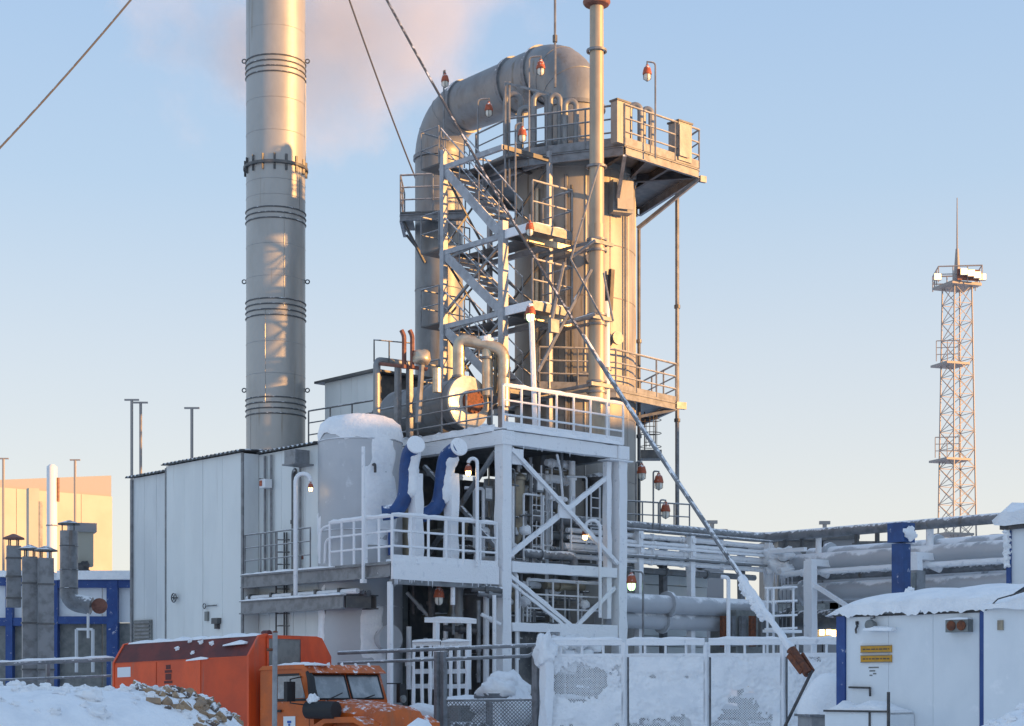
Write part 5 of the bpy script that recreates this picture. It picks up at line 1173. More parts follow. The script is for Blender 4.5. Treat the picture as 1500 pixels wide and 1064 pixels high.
MB().uvbox(u3-.05, u3+.06, v3-.03, v3+.06, .3, c3.z+.1).build('corner_post', 'blue', tw2)
MB().uvbox(u3-.12, u3+2.6, v3-2.5, v3+.16, c3.z+.12, c3.z+.2).build('roof_edge', 'steel_dark', tw2)
m = MB(); vs = []
for j in range(13):
    v = v3+.26-2.8*j/12; e = .45 if j == 0 else 1
    for du_, h in ((-.16, .02), (-.24, .28*e), (.1, .46*e), (1.2, .5*e), (2.6, .42*e)): vs.append(W(u3+du_, v, c3.z+.18+h+random.uniform(-.03, .02)))
m.add(vs, [(j*5+i, j*5+i+1, j*5+6+i, j*5+5+i) for j in range(12) for i in range(4)]+[(0, 1, 2, 3, 4)]); m.build('roof_snow', 'snow', tw2, smooth=70)
for i in range(6): MB().lump(W(u3-.05, v3+.04, c3.z+.05-i*.12), (.07, .07, .09), 7, 5, .3, i).build('ice_clump', 'snow', tw2)
# blue vent post
bv = P(1320, 870, 37.0); bvp = thing('blue_vent_post', 'thick bright blue post with square head behind the snowy cabin', 'post', (bv.x, bv.y, 0))
MB().beam((bv.x, bv.y, .2), (bv.x, bv.y, ZZ(797, 37)), .29).build('post', 'blue_bright', bvp)
MB().box((bv.x, bv.y, ZZ(781, 37)), (.42, .42, .42)).build('head', 'blue_bright', bvp)
MB().lump((bv.x+.14, bv.y-.24, ZZ(783, 37)), (.14, .1, .13), 9, 6, .3, 2).build('snow_clump', 'snow', bvp)
rs = thing('roof_snow_lump', 'upright lump of snow on the cabin roof at the blue post', 'snow', P(1333, 880, 31.3))
MB().lump(P(1333, 875, 31.3), (.10, .09, .17), 9, 7, .25, 4).build('lump', 'snow', rs, smooth=70)
gb = thing('grille_box', 'small grey grille box beside the blue post', 'box', P(1341, 880, 39)); MB().box(P(1341, 856, 39), (.35, .3, .62)).build('body', 'galv', gb); MB().box(P(1341, 856, 38.8), (.28, .03, .5)).build('grille', 'panel_grey', gb)
el_ = thing('lit_window', 'small warm lit window gleaming left of the blue cabin post', 'window', P(1212, 925, 58))
for i, (px, py) in enumerate(((1204, 926), (1214, 925), (1221, 928))): MB().box(P(px, py, 58), (.14, .1, .22), ang=0).build('lit_pane', 'lamp_lit', el_)
MB().box(P(1212, 927, 58.4), (.9, .3, .6), ang=0).build('frame', 'panel_grey', el_)

# anchor block heaped with snow
ab = thing('anchor_block', 'concrete anchor block heaped with a snow cone beside the cabin', 'anchor block', P(1214, 1060, 33.5))
c = P(1215, 1050, 33.5); MB().box((c.x, c.y, c.z/2), (1.0, .9, c.z), ang=R(8)).build('block', 'concrete', ab)
MB().box((c.x, c.y, c.z+.03), (1.12, 1.0, .05), ang=R(8)).build('top_plate', 'galv', ab)
m = MB(); vs = []; n = 20
pr = [(.62, 0), (.60, .18), (.50, .40), (.38, .62), (.26, .78), (.12, .86), (.01, .88)]
for i, (r, z) in enumerate(pr):
    for j in range(n):
        a = 2*math.pi*j/n; k = 1+mnoise.noise(Vector((math.cos(a)*1.3, math.sin(a)*1.3, z*2)))*.16; vs.append((c.x+.02-.05*z+r*k*math.cos(a), c.y+r*k*math.sin(a), c.z+.05+z*.92))
m.add(vs, [(i*n+j, i*n+(j+1) % n, (i+1)*n+(j+1) % n, (i+1)*n+j) for i in range(len(pr)-1) for j in range(n)]); m.build('snow_cone', 'snow', ab, smooth=80)

# ------------------------------------------------------------------ snow-plastered mesh fence
def plaster(par, a, b, z0, z1, seed, thr, thick=.07):
    """packed snow clinging to the wire: a lumpy sheet with ragged gaps"""
    d = (b-a); L = d.length; d.normalize(); nrm = Vector((d.y, -d.x, 0))
    nxp, nzp = max(8, int(L/.028)), int((z1-z0)/.028); fr_, bk = [], []; q = {}
    for k in range(nzp+1):
        for j in range(nxp+1):
            x, z = j/nxp*L, z0+(z1-z0)*k/nzp
            w = mnoise.noise(Vector((x*.9, z*1.0, seed)))+.55*mnoise.noise(Vector((x*2.4, z*2.8, seed+5)))+.42*mnoise.noise(Vector((x*7, z*7, seed+9)))+.5*mnoise.noise(Vector((x*17, z*17, seed+3)))
            q[j, k] = w-thr(j/nxp, k/nzp)
            p = a+d*x; p.z = z; fr_.append(p+nrm*(thick*min(1, max(.15, q[j, k]*1.3)))+nrm*mnoise.noise(Vector((x*3, z*3, seed)))*.02)
    fs = [(k*(nxp+1)+j, k*(nxp+1)+j+1, (k+1)*(nxp+1)+j+1, (k+1)*(nxp+1)+j) for k in range(nzp) for j in range(nxp) if q[j, k]+q[j+1, k+1]+q[j+1, k]+q[j, k+1] > 0]
    m = MB(); m.add(fr_, fs); o = m.build('packed_snow', 'snow', par, smooth=80); return o
def chainlink(par, a, b, z0, z1, st=.085, w=.009, mat='galv'):
    d = (b-a); L = d.length; d.normalize(); H = z1-z0; m = MB(); nn = Vector((d.y, -d.x, 0))
    x = -H
    while x < L:
        for sgn in (1, -1):
            s0, s1 = x, x+H
            za_, zb_ = (z0, z1) if sgn > 0 else (z1, z0)
            lo, hi = max(0, s0), min(L, s1)
            if hi-lo > .02:
                f = lambda s: za_+(zb_-za_)*(s-s0)/H
                p = a+d*lo; q_ = a+d*hi; p.z = f(lo); q_.z = f(hi)
                dd = (q_-p).normalized(); sd = dd.cross(nn)*w
                m.add([p-sd, p+sd, q_+sd, q_-sd], [(0, 1, 2, 3)])
        x += st
    return stuff(m.build('wire_mesh', mat, par, smooth=0))
FD = 38.5
fposts = [790, 915, 1035, 1147, 1232]
Df = lambda px: FD-(px-790)/442*1.2
zt_ = ZZ(941, FD)
def fp(px, z): p = P(px, 0, Df(px)); p.z = z; return p
zt0, zt1, zl2 = ZZ(942, FD), ZZ(961, FD), ZZ(1090, FD)
flabels = ['first snow-plastered mesh fence bay from the gate post with large open mesh', 'second snow-plastered mesh fence bay from the gate post, mesh showing at its foot', 'third snow-plastered mesh fence bay, dark patches showing low', 'last snow-plastered mesh fence bay beside the anchor block']
def blob(x, k, cx_, cy_, rx, ry): return math.exp(-(((x-cx_)/rx)**2+((k-cy_)/ry)**2)**2)
thrs = [lambda x, k: -.8+1.5*blob(x, k, .42, .72, .36, .24)+1.4*blob(x, k, .35, .0, .34, .26)+1.5*blob(x, k, .95, .05, .14, .3),
        lambda x, k: -.85+1.6*blob(x, k, .5, .05, .6, .38)+.75*blob(x, k, .55, .77, .45, .07),
        lambda x, k: -.9+1.35*blob(x, k, .52, .12, .46, .36)+.5*blob(x, k, .5, .55, .2, .1),
        lambda x, k: -.85+1.0*blob(x, k, .6, .1, .3, .2)]
for i in range(4):
    a, b = fposts[i], fposts[i+1]
    f = thing('mesh_fence_bay', flabels[i], 'fence', fp(a, 0), 'snow-plastered fence bays')
    MB().beam(fp(a, 0), fp(a, zt0-.0), .11, .11, jit=.008).build('post', 'frost_white', f)
    MB().beam(fp(a+5, 0), fp(a+5, zt1), .04, .05).build('frame_bar', 'galv', f)
    MB().beam(fp(a+3, zt0), fp(b-3 if i < 3 else b, zt0), .10, .13, jit=.01).build('top_rail', 'frost_white', f)
    MB().beam(fp(a+3, zt1), fp(b-3, zt1), .07, .09, jit=.01).build('mid_rail', 'frost_white', f)
    for t in (.25, .5, .75): MB().beam(fp(a+(b-a)*t, zt1+.04), fp(a+(b-a)*t, zt0-.06), .04).build('stub', 'frost_white', f)
    MB().ridge(fp(a+3, zt0+.065), fp(b-3, zt0+.065), .12, .06, seed=i).build('snow_cap', 'snow', f)
    chainlink(f, fp(a+7, 0)+Vector((0, .03, 0)), fp(b-4, 0)+Vector((0, .03, 0)), zl2, zt1-.04, .055, .0085, 'frost_white')
    plaster(f, fp(a+7, 0), fp(b-4, 0), zl2, zt1-.03, i*3.3+1, thrs[i])
# ghost of piled snow behind the first bay, with gate post and snow-topped barrel stand
gs_ = thing('snowy_gate_post', 'thick snow-crusted gate post at the bend of the fence', 'post', fp(780, 0)); 
MB().beam(fp(799, 0)-Vector((0, .2, 0)), fp(799, zt1+.1)-Vector((0, .2, 0)), .22, .2, jit=.04).build('crust', 'frost_heavy', gs_)
MB().beam(fp(786, 0)-Vector((0, .1, 0)), fp(786, zt0-.05)-Vector((0, .1, 0)), .08).build('post', 'galv', gs_)
MB().lump(fp(797, zt0-.15)-Vector((0, .2, 0)), (.24, .2, .42), 18, 14, .22, 3).build('snow_clump', 'snow', gs_, smooth=70)
hp = thing('snow_stand', 'mushroom of snow on a short pipe stand behind the gate', 'stand', P(728, 1064, 39.6))
MB().tube([P(728, 1085, 39.6), P(728, 1022, 39.6)], .10, 10, jit=.04).build('stem', 'frost_heavy', hp); MB().lathe(P(728, 1022, 39.6), [(.10, -.1), (.28, .02), (.34, .10), (.2, .13)], 18).build('funnel', 'galv', hp)
MB().lump(P(729, 1012, 39.6), (.38, .3, .30), 20, 12, .26, 6, flat=.4).build('snow_heap', 'snow', hp, smooth=70)
for k, (px, py, rx, rz) in enumerate(((740, 985, .55, .5), (690, 1012, .9, .3), (870, 1050, .5, .7), (622, 1020, .5, .25), (1110, 1065, .8, .4))):
    h = thing('snow_heap', ['snow heaped against the foot of the frame column', 'long low snow heap behind the pipe gate', 'rounded snow heap behind the first mesh fence bay', 'snow heap beside the white slotted rack', 'snow heap behind the third mesh bay'][k], 'snow', P(px, 1100, 41.3))
    MB().lump(P(px, py+25, 41.3), (rx, .5, rz), 16, 9, .13, k+3).build('heap', 'snow', h, smooth=70)
    MB().lump(P(px+14, py+50, 41.2), (rx*.8, .5, rz*1.1), 14, 8, .15, k+13).build('heap', 'snow', h, smooth=70)
random.seed(51)
for k, (px, D, lab) in enumerate(((690, 40.9, 'dark pump skid behind the mesh of the pipe gate'), (838, 41.2, 'dark pump skid behind the first mesh fence bay'), (905, 42.0, 'dark pump skid behind the fence near the right frame column'), (968, 42.2, 'dark pump skid behind the second mesh fence bay'), (1060, 42.3, 'dark pump skid behind the third mesh fence bay'), (1120, 42.0, 'dark pump skid nearest the anchor block behind the fence'))):
    c = P(px, 0, D); t = thing('pump_skid', lab, 'pump', (c.x, c.y, 0), 'pump skids behind the fence'); h = random.uniform(1.7, 2.25)
    MB().box((c.x, c.y, .25), (1.35, .8, .5)).build('base', 'steel_dark', t); MB().box((c.x-.1, c.y+.15, .5+(h-.5)/2), (1.0, .5, h-.5)).build('casing', random.choice(['steel_dark', 'galv_dark', 'panel_grey']), t)
    MB().lathe(Vector((c.x-.5, c.y-.35, 1.15)), [(.01, 0), (.3, .02), (.3, .8), (.22, .95), (.01, .96)], 18, axis=(1, 0, 0)).build('motor', 'galv_dark', t); MB().tube(bend([Vector((c.x+.45, c.y-.3, 1.1)), Vector((c.x+.45, c.y-.3, h+.2)), Vector((c.x+.1, c.y-.2, h+.25))], .2), .09, 8).build('discharge_pipe', 'galv', t)
    MB().ridge(Vector((c.x-.6, c.y+.1, h)), Vector((c.x+.4, c.y+.2, h)), .5, .12, seed=k).build('snow_cap', 'snow', t, smooth=70)
# grey pipe gate between truck and fence
gt = thing('pipe_gate', 'grey double-rail pipe gate with mesh between truck and snowy fence', 'gate', P(640, 1090, 38.5))
gz = lambda y: y
def gp(px, py): t = (px-495)/290; return P(px, py, 39.6-1.1*t)
MB().tube([gp(495, 957), gp(788, 945)], .045, 8).build('top_rail', 'galv', gt); MB().tube([gp(495, 972), gp(640, 966)], .035, 8).build('mid_rail', 'galv', gt); MB().tube(bend([gp(648, 966), gp(776, 961), gp(783, 955), gp(783, 1085)], .06), .04, 8).build('gate_frame', 'galv', gt)
for px, w in ((640, .10), (650, .12), (783.5, .10)): MB().beam(gp(px, 1090), gp(px, 955 if px < 700 else 948), w).build('post', 'galv', gt)
a, b = gp(654, 1000), gp(780, 1000); chainlink(gt, a, b, ZZ(1095, 38.7), ZZ(1025, 38.7))
MB().tube([gp(650, 1026), gp(780, 1025)], .03, 6).build('mesh_rail', 'galv', gt)
MB().box(gp(552, 1036)+Vector((0, -.1, .35)), (.05, .05, .5)).build('latch_bar', 'galv', gt)

# ------------------------------------------------------------------ orange lorry
TA = R(-38.0)                                  # heading: towards the camera and right
tf0 = P(365, 0, 37.0); fwd = Vector((math.cos(TA), math.sin(TA), 0)); rgt = Vector((-fwd.y, fwd.x, 0))     # rgt: away from camera side
PIT = math.tan(R(1.6))
def T(x, y, z): return Vector((tf0.x, tf0.y, 0))+fwd*x+rgt*y+Z3*(z+x*PIT)
lor = thing('orange_truck', 'orange bonneted truck with red box body, nose behind a snow heap', 'truck', T(0, 1.2, 0))
BW = 2.55; ZB = 3.42; CH_ = .46; BL = -4.55
def tprism(prof, x0, x1): 
    m = MB(); n = len(prof); vs = [T(x0, y, z) for y, z in prof]+[T(x1, y, z) for y, z in prof]
    return m.add(vs, [tuple(range(n)), tuple(range(2*n-1, n-1, -1))]+[(i, (i+1) % n, n+(i+1) % n, n+i) for i in range(n)])
c1_ = .30
tprism([(0, 1.2), (0, ZB-CH_), (c1_, ZB-.04), (c1_*1.6, ZB), (BW-c1_*1.6, ZB), (BW-c1_, ZB-.04), (BW, ZB-CH_), (BW, 1.2)], BL, 0).build('box_body', 'orange_red', lor)
MB().add([T(BL+.02, -.012, ZB-CH_-.0), T(-.03, -.012, ZB-CH_-.0), T(-.03, c1_-.012, ZB-.03), T(BL+.02, c1_-.012, ZB-.03)], [(0, 1, 2, 3)]).build('upper_panel', 'maroon', lor, smooth=0)
for i in range(3):
    x0, x1 = BL+.02+i*(-BL-.06)/3+.012, BL+.02+(i+1)*(-BL-.06)/3-.012
    m = MB(); m.add([T(x0, -.014, 1.25), T(x1, -.014, 1.25), T(x1, -.014, ZB-CH_-.03), T(x0, -.014, ZB-CH_-.03)], [(0, 1, 2, 3)]); m.build('side_panel', ['orange_red', 'orange_red', 'orange_dirty'][i], lor, smooth=0)
for x in (BL+.01, -.01): tprism([(-.03, 1.2), (-.03, ZB-CH_+.01), (c1_-.02, ZB-.01), (c1_*1.6, ZB+.03), (c1_*1.6+.1, ZB+.01), (c1_+.04, ZB-.06), (.04, ZB-CH_), (.04, 1.2)], x-.03, x+.03).build('edge_trim', 'orange_red', lor)
m = MB()
for i in range(7): m.ridge(T(BL+.15+i*.62, c1_*1.9, ZB-.01), T(BL+.15+i*.62+.66, c1_*1.9, ZB-.01), .55, .09, seed=i)
stuff(m.build('roof_snow', 'snow', lor, smooth=70))
MB().ridge(T(-.95, c1_*.75, ZB-.2), T(-.25, c1_*.75, ZB-.18), .3, .10, seed=41).build('snow_patch', 'snow', lor, smooth=70)
MB().ridge(T(-2.0, -.02, ZB-CH_-.04), T(-1.3, -.02, ZB-CH_-.02), .06, .06, seed=42).build('snow_patch', 'snow', lor, smooth=70)
for i, (x, h) in enumerate(((-2.5, .55), (-1.8, .8), (-1.4, .7), (-1.9, .3), (-2.2, .9))): MB().lump(T(x, c1_*h-.01, ZB-CH_+CH_*h), (.06, .04, .05), 7, 5, .3, i).build('snow_patch', 'snow', lor)
# front face of the body: grey panel frame, mudguard plate
MB().add([T(.012, .55, ZB-.75), T(.012, 1.55, ZB-.75), T(.012, 1.55, ZB-.07), T(.012, .55, ZB-.07)], [(0, 1, 2, 3)]).build('front_window', 'panel_grey', lor, smooth=0)
for y0, y1, z0, z1 in ((.5, 1.6, ZB-.08, ZB-.03), (.5, 1.6, ZB-.8, ZB-.74), (.5, .56, ZB-.8, ZB-.03), (1.54, 1.6, ZB-.8, ZB-.03)):
    MB().add([T(.03, y0, z0), T(.03, y1, z0), T(.03, y1, z1), T(.03, y0, z1)], [(0, 1, 2, 3)]).build('window_frame', 'orange_red', lor, smooth=0)
MB().tube([T(-.5, .9, ZB+.04), T(-.3, .9, ZB+.04)], .09, 8).build('roof_hatch', 'maroon', lor)
MB().add([T(BL+.15, -.02, 2.62), T(BL+.62, -.02, 2.62), T(BL+.62, -.02, 2.85), T(BL+.15, -.02, 2.85)], [(0, 1, 2, 3)]).build('number_plate', 'white_paint', lor, smooth=0)
# faint dark figure mark on the body side
em = MB()
for (x, z, w, h) in ((-2.62, 2.80, .16, .10), (-2.62, 2.70, .24, .06), (-2.62, 2.58, .20, .14), (-2.62, 2.46, .28, .06)): em.add([T(x-w/2, -.019, z-h/2), T(x+w/2, -.019, z-h/2), T(x+w/2, -.019, z+h/2), T(x-w/2, -.019, z+h/2)], [(0, 1, 2, 3)])
em.build('emblem', 'maroon', lor, smooth=0)
# cab
cx0, cx1 = .22, 1.72; ZC = 2.66; y0, y1 = .12, 2.42
cabp = [(cx0, 1.0), (cx1+.12, 1.0), (cx1+.12, 1.92), (cx1-.10, ZC-.12), (cx1-.22, ZC-.02), (cx0+.06, ZC), (cx0, ZC-.06)]
def xprism(prof, ya, yb, ins=0.0):
    m = MB(); n = len(prof); vs = []
    for y in (ya, yb):
        for x, z in prof: vs.append(T(x, y, z))
    return m.add(vs, [tuple(range(n)), tuple(range(2*n-1, n-1, -1))]+[(i, (i+1) % n, n+(i+1) % n, n+i) for i in range(n)])
cabo = xprism(cabp, y0, y1).build('cab', 'cab_orange', lor)
xprism([(cx0-.02, ZC-.03), (cx1-.2, ZC-.04), (cx1-.0, ZC-.14), (cx1+.06, ZC-.13), (cx1-.16, ZC+.05), (cx0+.1, ZC+.06)], y0-.04, y1+.04).build('roof', 'cab_orange', lor)
for i in range(5): MB().ridge(T(cx0+.1+i*.27, y0+.3, ZC+.04), T(cx0+.42+i*.27, y0+.3, ZC+.04), .6, .07, seed=60+i).build('snow_patch', 'snow', lor, smooth=70)
for i in range(5): MB().lump(T(cx1-.15, y0+.3+i*.42, ZC+.05), (.035, .035, .05), 8, 5, .2, i).build('marker_lamp', 'snow', lor)
def quadT(pts, name, mat, par, th=0): return MB().add([T(*p) for p in pts], [tuple(range(len(pts)))]).build(name, mat, par, smooth=0)
# side window, door seams, handle
quadT([(cx0+.55, y0-.012, 2.0), (cx1-.12, y0-.012, 2.0), (cx1-.28, y0-.012, ZC-.18), (cx0+.55, y0-.012, ZC-.18)], 'side_window', 'glass_painted_sheen', lor)
for xa, xb, za, zb in ((cx0+.48, cx0+.54, 1.98, ZC-.14), (cx0+.48, cx1-.1, 1.94, 1.99), (cx0+.48, cx1-.3, ZC-.18, ZC-.13)): quadT([(xa, y0-.02, za), (xb, y0-.02, za), (xb, y0-.02, zb), (xa, y0-.02, zb)], 'window_seal', 'rubber', lor)
for xa, xb, za, zb in ((cx0+.40, cx0+.415, 1.1, ZC-.08), (cx1-.02, cx1-.005, 1.1, 1.95)): quadT([(xa, y0-.006, za), (xb, y0-.006, za), (xb, y0-.006, zb), (xa, y0-.006, zb)], 'door_seam', 'maroon', lor)
MB().beam(T(cx0+.5, y0-.04, 1.74), T(cx0+.68, y0-.04, 1.74), .03, .05).build('door_handle', 'rubber', lor)
# badge on the door: white plate with blue figure
badge = quadT([(cx0+.72, y0-.012, 1.12), (cx0+1.08, y0-.012, 1.12), (cx0+1.08, y0-.012, 1.62), (cx0+.72, y0-.012, 1.62)], 'door_badge', 'white_paint', lor)
bm_ = MB()
for (x, z, w, h) in ((.90, 1.50, .12, .05), (.90, 1.44, .06, .05), (.90, 1.38, .14, .05), (.90, 1.33, .10, .04), (.90, 1.22, .26, .045)): bm_.add([T(cx0+x-w/2, y0-.018, z-h/2), T(cx0+x+w/2, y0-.018, z-h/2), T(cx0+x+w/2, y0-.018, z+h/2), T(cx0+x-w/2, y0-.018, z+h/2)], [(0, 1, 2, 3)])
bm_.build('badge_symbol', 'badge_blue', badge, smooth=0)
# windscreen: two panes with seals
def ws(y, z): t = (z-1.92)/(ZC-.12-1.92); return (cx1+.12-.22*t+.012, y, z)
for a_, b_ in ((y0+.12, (y0+y1)/2-.04), ((y0+y1)/2+.04, y1-.12)):
    wp_ = quadT([ws(a_, 1.98), ws(b_, 1.98), ws(b_, ZC-.19), ws(a_, ZC-.19)], 'windscreen_pane', 'glass_painted_sheen', lor)
    for p, q in (((a_, 1.97), (b_, 1.97)), ((a_, ZC-.18), (b_, ZC-.18)), ((a_, 1.97), (a_, ZC-.18)), ((b_, 1.97), (b_, ZC-.18))): MB().tube([T(*ws(*p)), T(*ws(*q))], .022, 5).build('pane_seal', 'rubber', wp_)
MB().tube([T(*ws(.5, 1.95))+fwd*.03, T(*ws(1.0, 2.1))+fwd*.04], .012, 4).build('wiper', 'rubber', lor); MB().tube([T(*ws(1.5, 1.95))+fwd*.03, T(*ws(2.0, 2.05))+fwd*.04], .012, 4).build('wiper', 'rubber', lor)
# bonnet and wings
hp_ = [(y0+.30, 1.0), (y0+.30, 1.72), (y0+.48, 1.90), (1.27, 1.97), (y1-.48, 1.90), (y1-.30, 1.72), (y1-.30, 1.0)]
m = MB(); n = len(hp_); vs = []
for x, zs, ys in ((cx1+.12, 0, 1), (cx1+.7, -.05, .97), (cx1+1.35, -.14, .88), (cx1+1.62, -.24, .8), (cx1+1.68, -.5, .76)):
    for y, z in hp_: vs.append(T(x, 1.27+(y-1.27)*ys, z+zs if z > 1.2 else z))
m.add(vs, [(k*n+i, k*n+i+1, (k+1)*n+i+1, (k+1)*n+i) for k in range(4) for i in range(n-1)]+[tuple(range(n)), tuple(4*n+i for i in range(n))]); m.build('bonnet', 'cab_orange', lor, smooth=40)
for ya, yb in ((y0-.05, y0+.42), (y1-.42, y1+.05)):
    xprism([(cx1-.1, 1.25), (cx1+.15, 1.42), (cx1+.5, 1.58), (cx1+1.3, 1.58), (cx1+1.6, 1.42), (cx1+1.6, 1.34), (cx1+1.3, 1.46), (cx1+.5, 1.46), (cx1+.2, 1.3), (cx1-.1, 1.15)], ya, yb).build('wing', 'cab_orange', lor)
    tyc = T(cx1+.85, (ya+yb)/2, .62); w = MB().lathe(tyc, [(.3, -.2), (.55, -.2), (.62, -.12), (.62, .12), (.55, .2), (.3, .2)], 28, axis=rgt).build('wheel', 'rubber', lor); MB().lathe(tyc, [(.3, -.18), (.3, .18)], 20, axis=rgt).build('rim', 'cab_orange', w)
for x in (-1.2, -2.6):
    for y in (.25, 2.3): tyc = T(x, y, .62); w = MB().lathe(tyc, [(.3, -.2), (.55, -.2), (.62, -.12), (.62, .12), (.55, .2), (.3, .2)], 28, axis=rgt).build('wheel', 'rubber', lor); MB().lathe(tyc, [(.3, -.18), (.3, .18)], 20, axis=rgt).build('rim', 'cab_orange', w)
MB().beam(T(BL, .9, .95), T(cx1+1.5, .9, .95), .12, .22).build('chassis_rail', 'rubber', lor); MB().beam(T(BL, 1.65, .95), T(cx1+1.5, 1.65, .95), .12, .22).build('chassis_rail', 'rubber', lor)
# intake, air filter, mirrors
MB().tube([T(cx1+.0, y0-.06, 1.75), T(cx1+.75, y0+.02, 1.72)], .19, 14).build('air_filter', 'rubber', lor)
MB().tube([T(cx1+.12, y0+.0, 1.8), T(cx1+.05, y0-.02, 2.4), T(cx1-.05, y0, 2.55)], [.10, .08, .06], 10).build('snorkel', 'rubber', lor)
MB().lump(T(cx1+.18, y0-.1, 1.98), (.12, .1, .12), 9, 6, .2, 3).build('snow_patch', 'snow', lor)
mi_ = MB().box(T(cx1-.3, y0-.30, 2.14), (.10, .24, .42), ang=TA).build('mirror', 'rubber', lor); MB().box(T(cx1-.36, y0-.30, 2.14), (.02, .19, .36), ang=TA).build('mirror_glass', 'glass_painted_sheen', mi_); MB().tube([T(cx1-.25, y0, 2.45), T(cx1-.28, y0-.3, 2.4), T(cx1-.28, y0-.3, 1.9), T(cx1-.1, y0, 1.85)], .015, 5).build('mirror_arm', 'rubber', lor)
MB().box(T(cx1+.25, y1+.32, 2.08), (.10, .22, .42), ang=TA).build('mirror', 'rubber', lor); MB().tube([T(cx1+.1, y1, 2.3), T(cx1+.25, y1+.3, 2.3)], .015, 5).build('mirror_arm', 'rubber', lor)
MB().lathe(T(cx1+.45, y1+.12, 1.95), [(.08, 0), (.09, .05), (.01, .07)], 16, axis=fwd).build('side_lamp', 'panel_grey', lor)
pp = thing('site_post', 'slim pale rusty post standing in front of the truck cab', 'post', P(402, 1080, 34.9))
MB().tube([P(402, 1085, 34.9), P(403, 927, 34.9)], .052, 8).build('shaft', 'concrete', pp); MB().tube([P(401.5, 952, 34.9)-Vector((.15, 0, 0)), P(401.5, 952, 34.9)], .03, 6).build('stub', 'rust', pp); MB().lathe(P(403, 927, 34.9), [(.055, 0), (.06, .02), (.02, .04)], 8).build('cap', 'rust', pp)

# ------------------------------------------------------------------ left side: railing, blue-white modules, ducts, far hall
rf = thing('left_pipe_rail', 'snow-topped grey pipe railing left of the truck', 'railing', P(80, 1090, 40))
MB().tube([P(-20, 974, 39.5), P(168, 966, 40.5)], .045, 8).build('top_rail', 'galv', rf); MB().tube([P(-20, 997, 39.5), P(168, 990, 40.5)], .03, 8).build('mid_rail', 'galv', rf)
for px in (166, 70, -10): MB().beam(P(px, 1100, 40.4), P(px, 968, 40.4), .08).build('post', 'galv', rf)
MB().ridge(P(-20, 971, 39.5), P(166, 963, 40.5), .11, .05, seed=3).build('snow_cap', 'snow', rf)
random.seed(21)
MD = 57.0
mod = thing('blue_white_module', 'white and blue framed plant module with snowy roof at far left', 'building', P(100, 1060, MD))
def mbx(x0, y0_, x1, y1_, D, dep, name, mat): a = P(x0, y0_, D); b = P(x1, y1_, D); return MB().box(((a.x+b.x)/2, D+dep/2, (a.z+b.z)/2), (abs(b.x-a.x), dep, abs(a.z-b.z)), ang=0).build(name, mat, mod)
for x0, x1 in ((-40, 20), (21, 82), (83, 150), (151, 196)): mbx(x0, 850, x1-1, 912, MD+.2, .2, 'wall_panel', 'module_white'); mbx(x0, 913, x1-1, 1050, MD+.25, .2, 'lower_panel', 'panel_grey')
mbx(-40, 846, 72, 858, MD, .3, 'beam', 'blue'); mbx(74, 850, 196, 861, MD-.02, .3, 'beam', 'blue'); mbx(-40, 905, 72, 917, MD-.01, .3, 'beam', 'blue'); mbx(76, 903, 158, 914, MD-.03, .3, 'beam', 'blue')
for x0, x1 in ((156, 172), (72, 84), (8, 18)): mbx(x0, 850, x1, 1060, MD-.06, .34, 'post', 'blue' if x0 > 100 else 'blue')
mbx(83, 836, 196, 849, MD-.2, 3.0, 'roof_snow', 'snow'); mbx(-40, 836, 70, 845, MD-.2, 3.0, 'roof_snow', 'snow')
for x0, x1 in ((112, 136),):
    for a_, b_ in (((x0, 922), (x1, 922)), ((x0, 922), (x0, 985)), ((x1, 922), (x1, 985))): MB().beam(P(*a_, MD-.1), P(*b_, MD-.1), .08).build('door_frame', 'white_paint', mod)
def vent_duct(label, px0, px1, ytop, ybot, D, mat='galv', cap=True):
    a = P(px0, ytop, D); b = P(px1, ybot, D); t = thing('vent_duct', label, 'duct', P((px0+px1)/2, ybot, D), 'ventilation ducts at far left'); cx_ = (a.x+b.x)/2; w = b.x-a.x
    MB().box((cx_, D, (a.z+b.z)/2), (w, w*.9, a.z-b.z), ang=R(20)).build('shaft', mat, t)
    for f in (.15, .5, .8): MB().box((cx_, D, b.z+(a.z-b.z)*f), (w+.05, w*.9+.05, .05), ang=R(20)).build('joint_band', 'galv_dark', t)
    if cap:
        for s in (-1, 1):
            for q in (-1, 1): MB().tube([(cx_+s*w*.3, D+q*w*.2, a.z), (cx_+s*w*.3, D+q*w*.2, a.z+.2)], .02, 4).build('cap_leg', 'galv_dark', t)
        MB().lathe((cx_, D, a.z+.2), [(w*.8, 0), (w*.78, .04), (w*.1, .16)], 4 if False else 12).build('rain_cap', 'rust_pipe' if px0 < 20 else 'galv_dark', t)
    return t
vent_duct('leftmost capped vent duct by the picture edge', 10, 30, 800, 890, 51.0)
vent_duct('tall square vent duct second from the picture edge', 33, 54, 816, 1010, 50.0, cap=True)
vent_duct('tall square vent duct third from the picture edge', 56, 78, 818, 1010, 49.6, cap=True)
bd = thing('bent_duct', 'big round elbowed vent duct with rain cap on the blue-white module', 'duct', P(100, 880, 52))
MB().tube(bend([P(101, 778, 52), P(101, 882, 52), P(134, 888, 52)], .5, 8), .27, 18).build('pipe', 'galv', bd, smooth=50)
MB().lathe(P(101, 768, 52), [(.34, -.02), (.34, .02), (.04, .12)], 16).build('rain_cap', 'galv_dark', bd)
for s in (-.18, .18): MB().tube([P(101, 780, 52)+Vector((s, -.1, 0)), P(101, 768, 52)+Vector((s, -.1, 0))], .02, 4).build('cap_leg', 'galv_dark', bd)
for y in (800, 835, 862): MB().ring(P(101, y, 52), .275, .015, 18, 5).build('joint_band', 'galv_dark', bd)
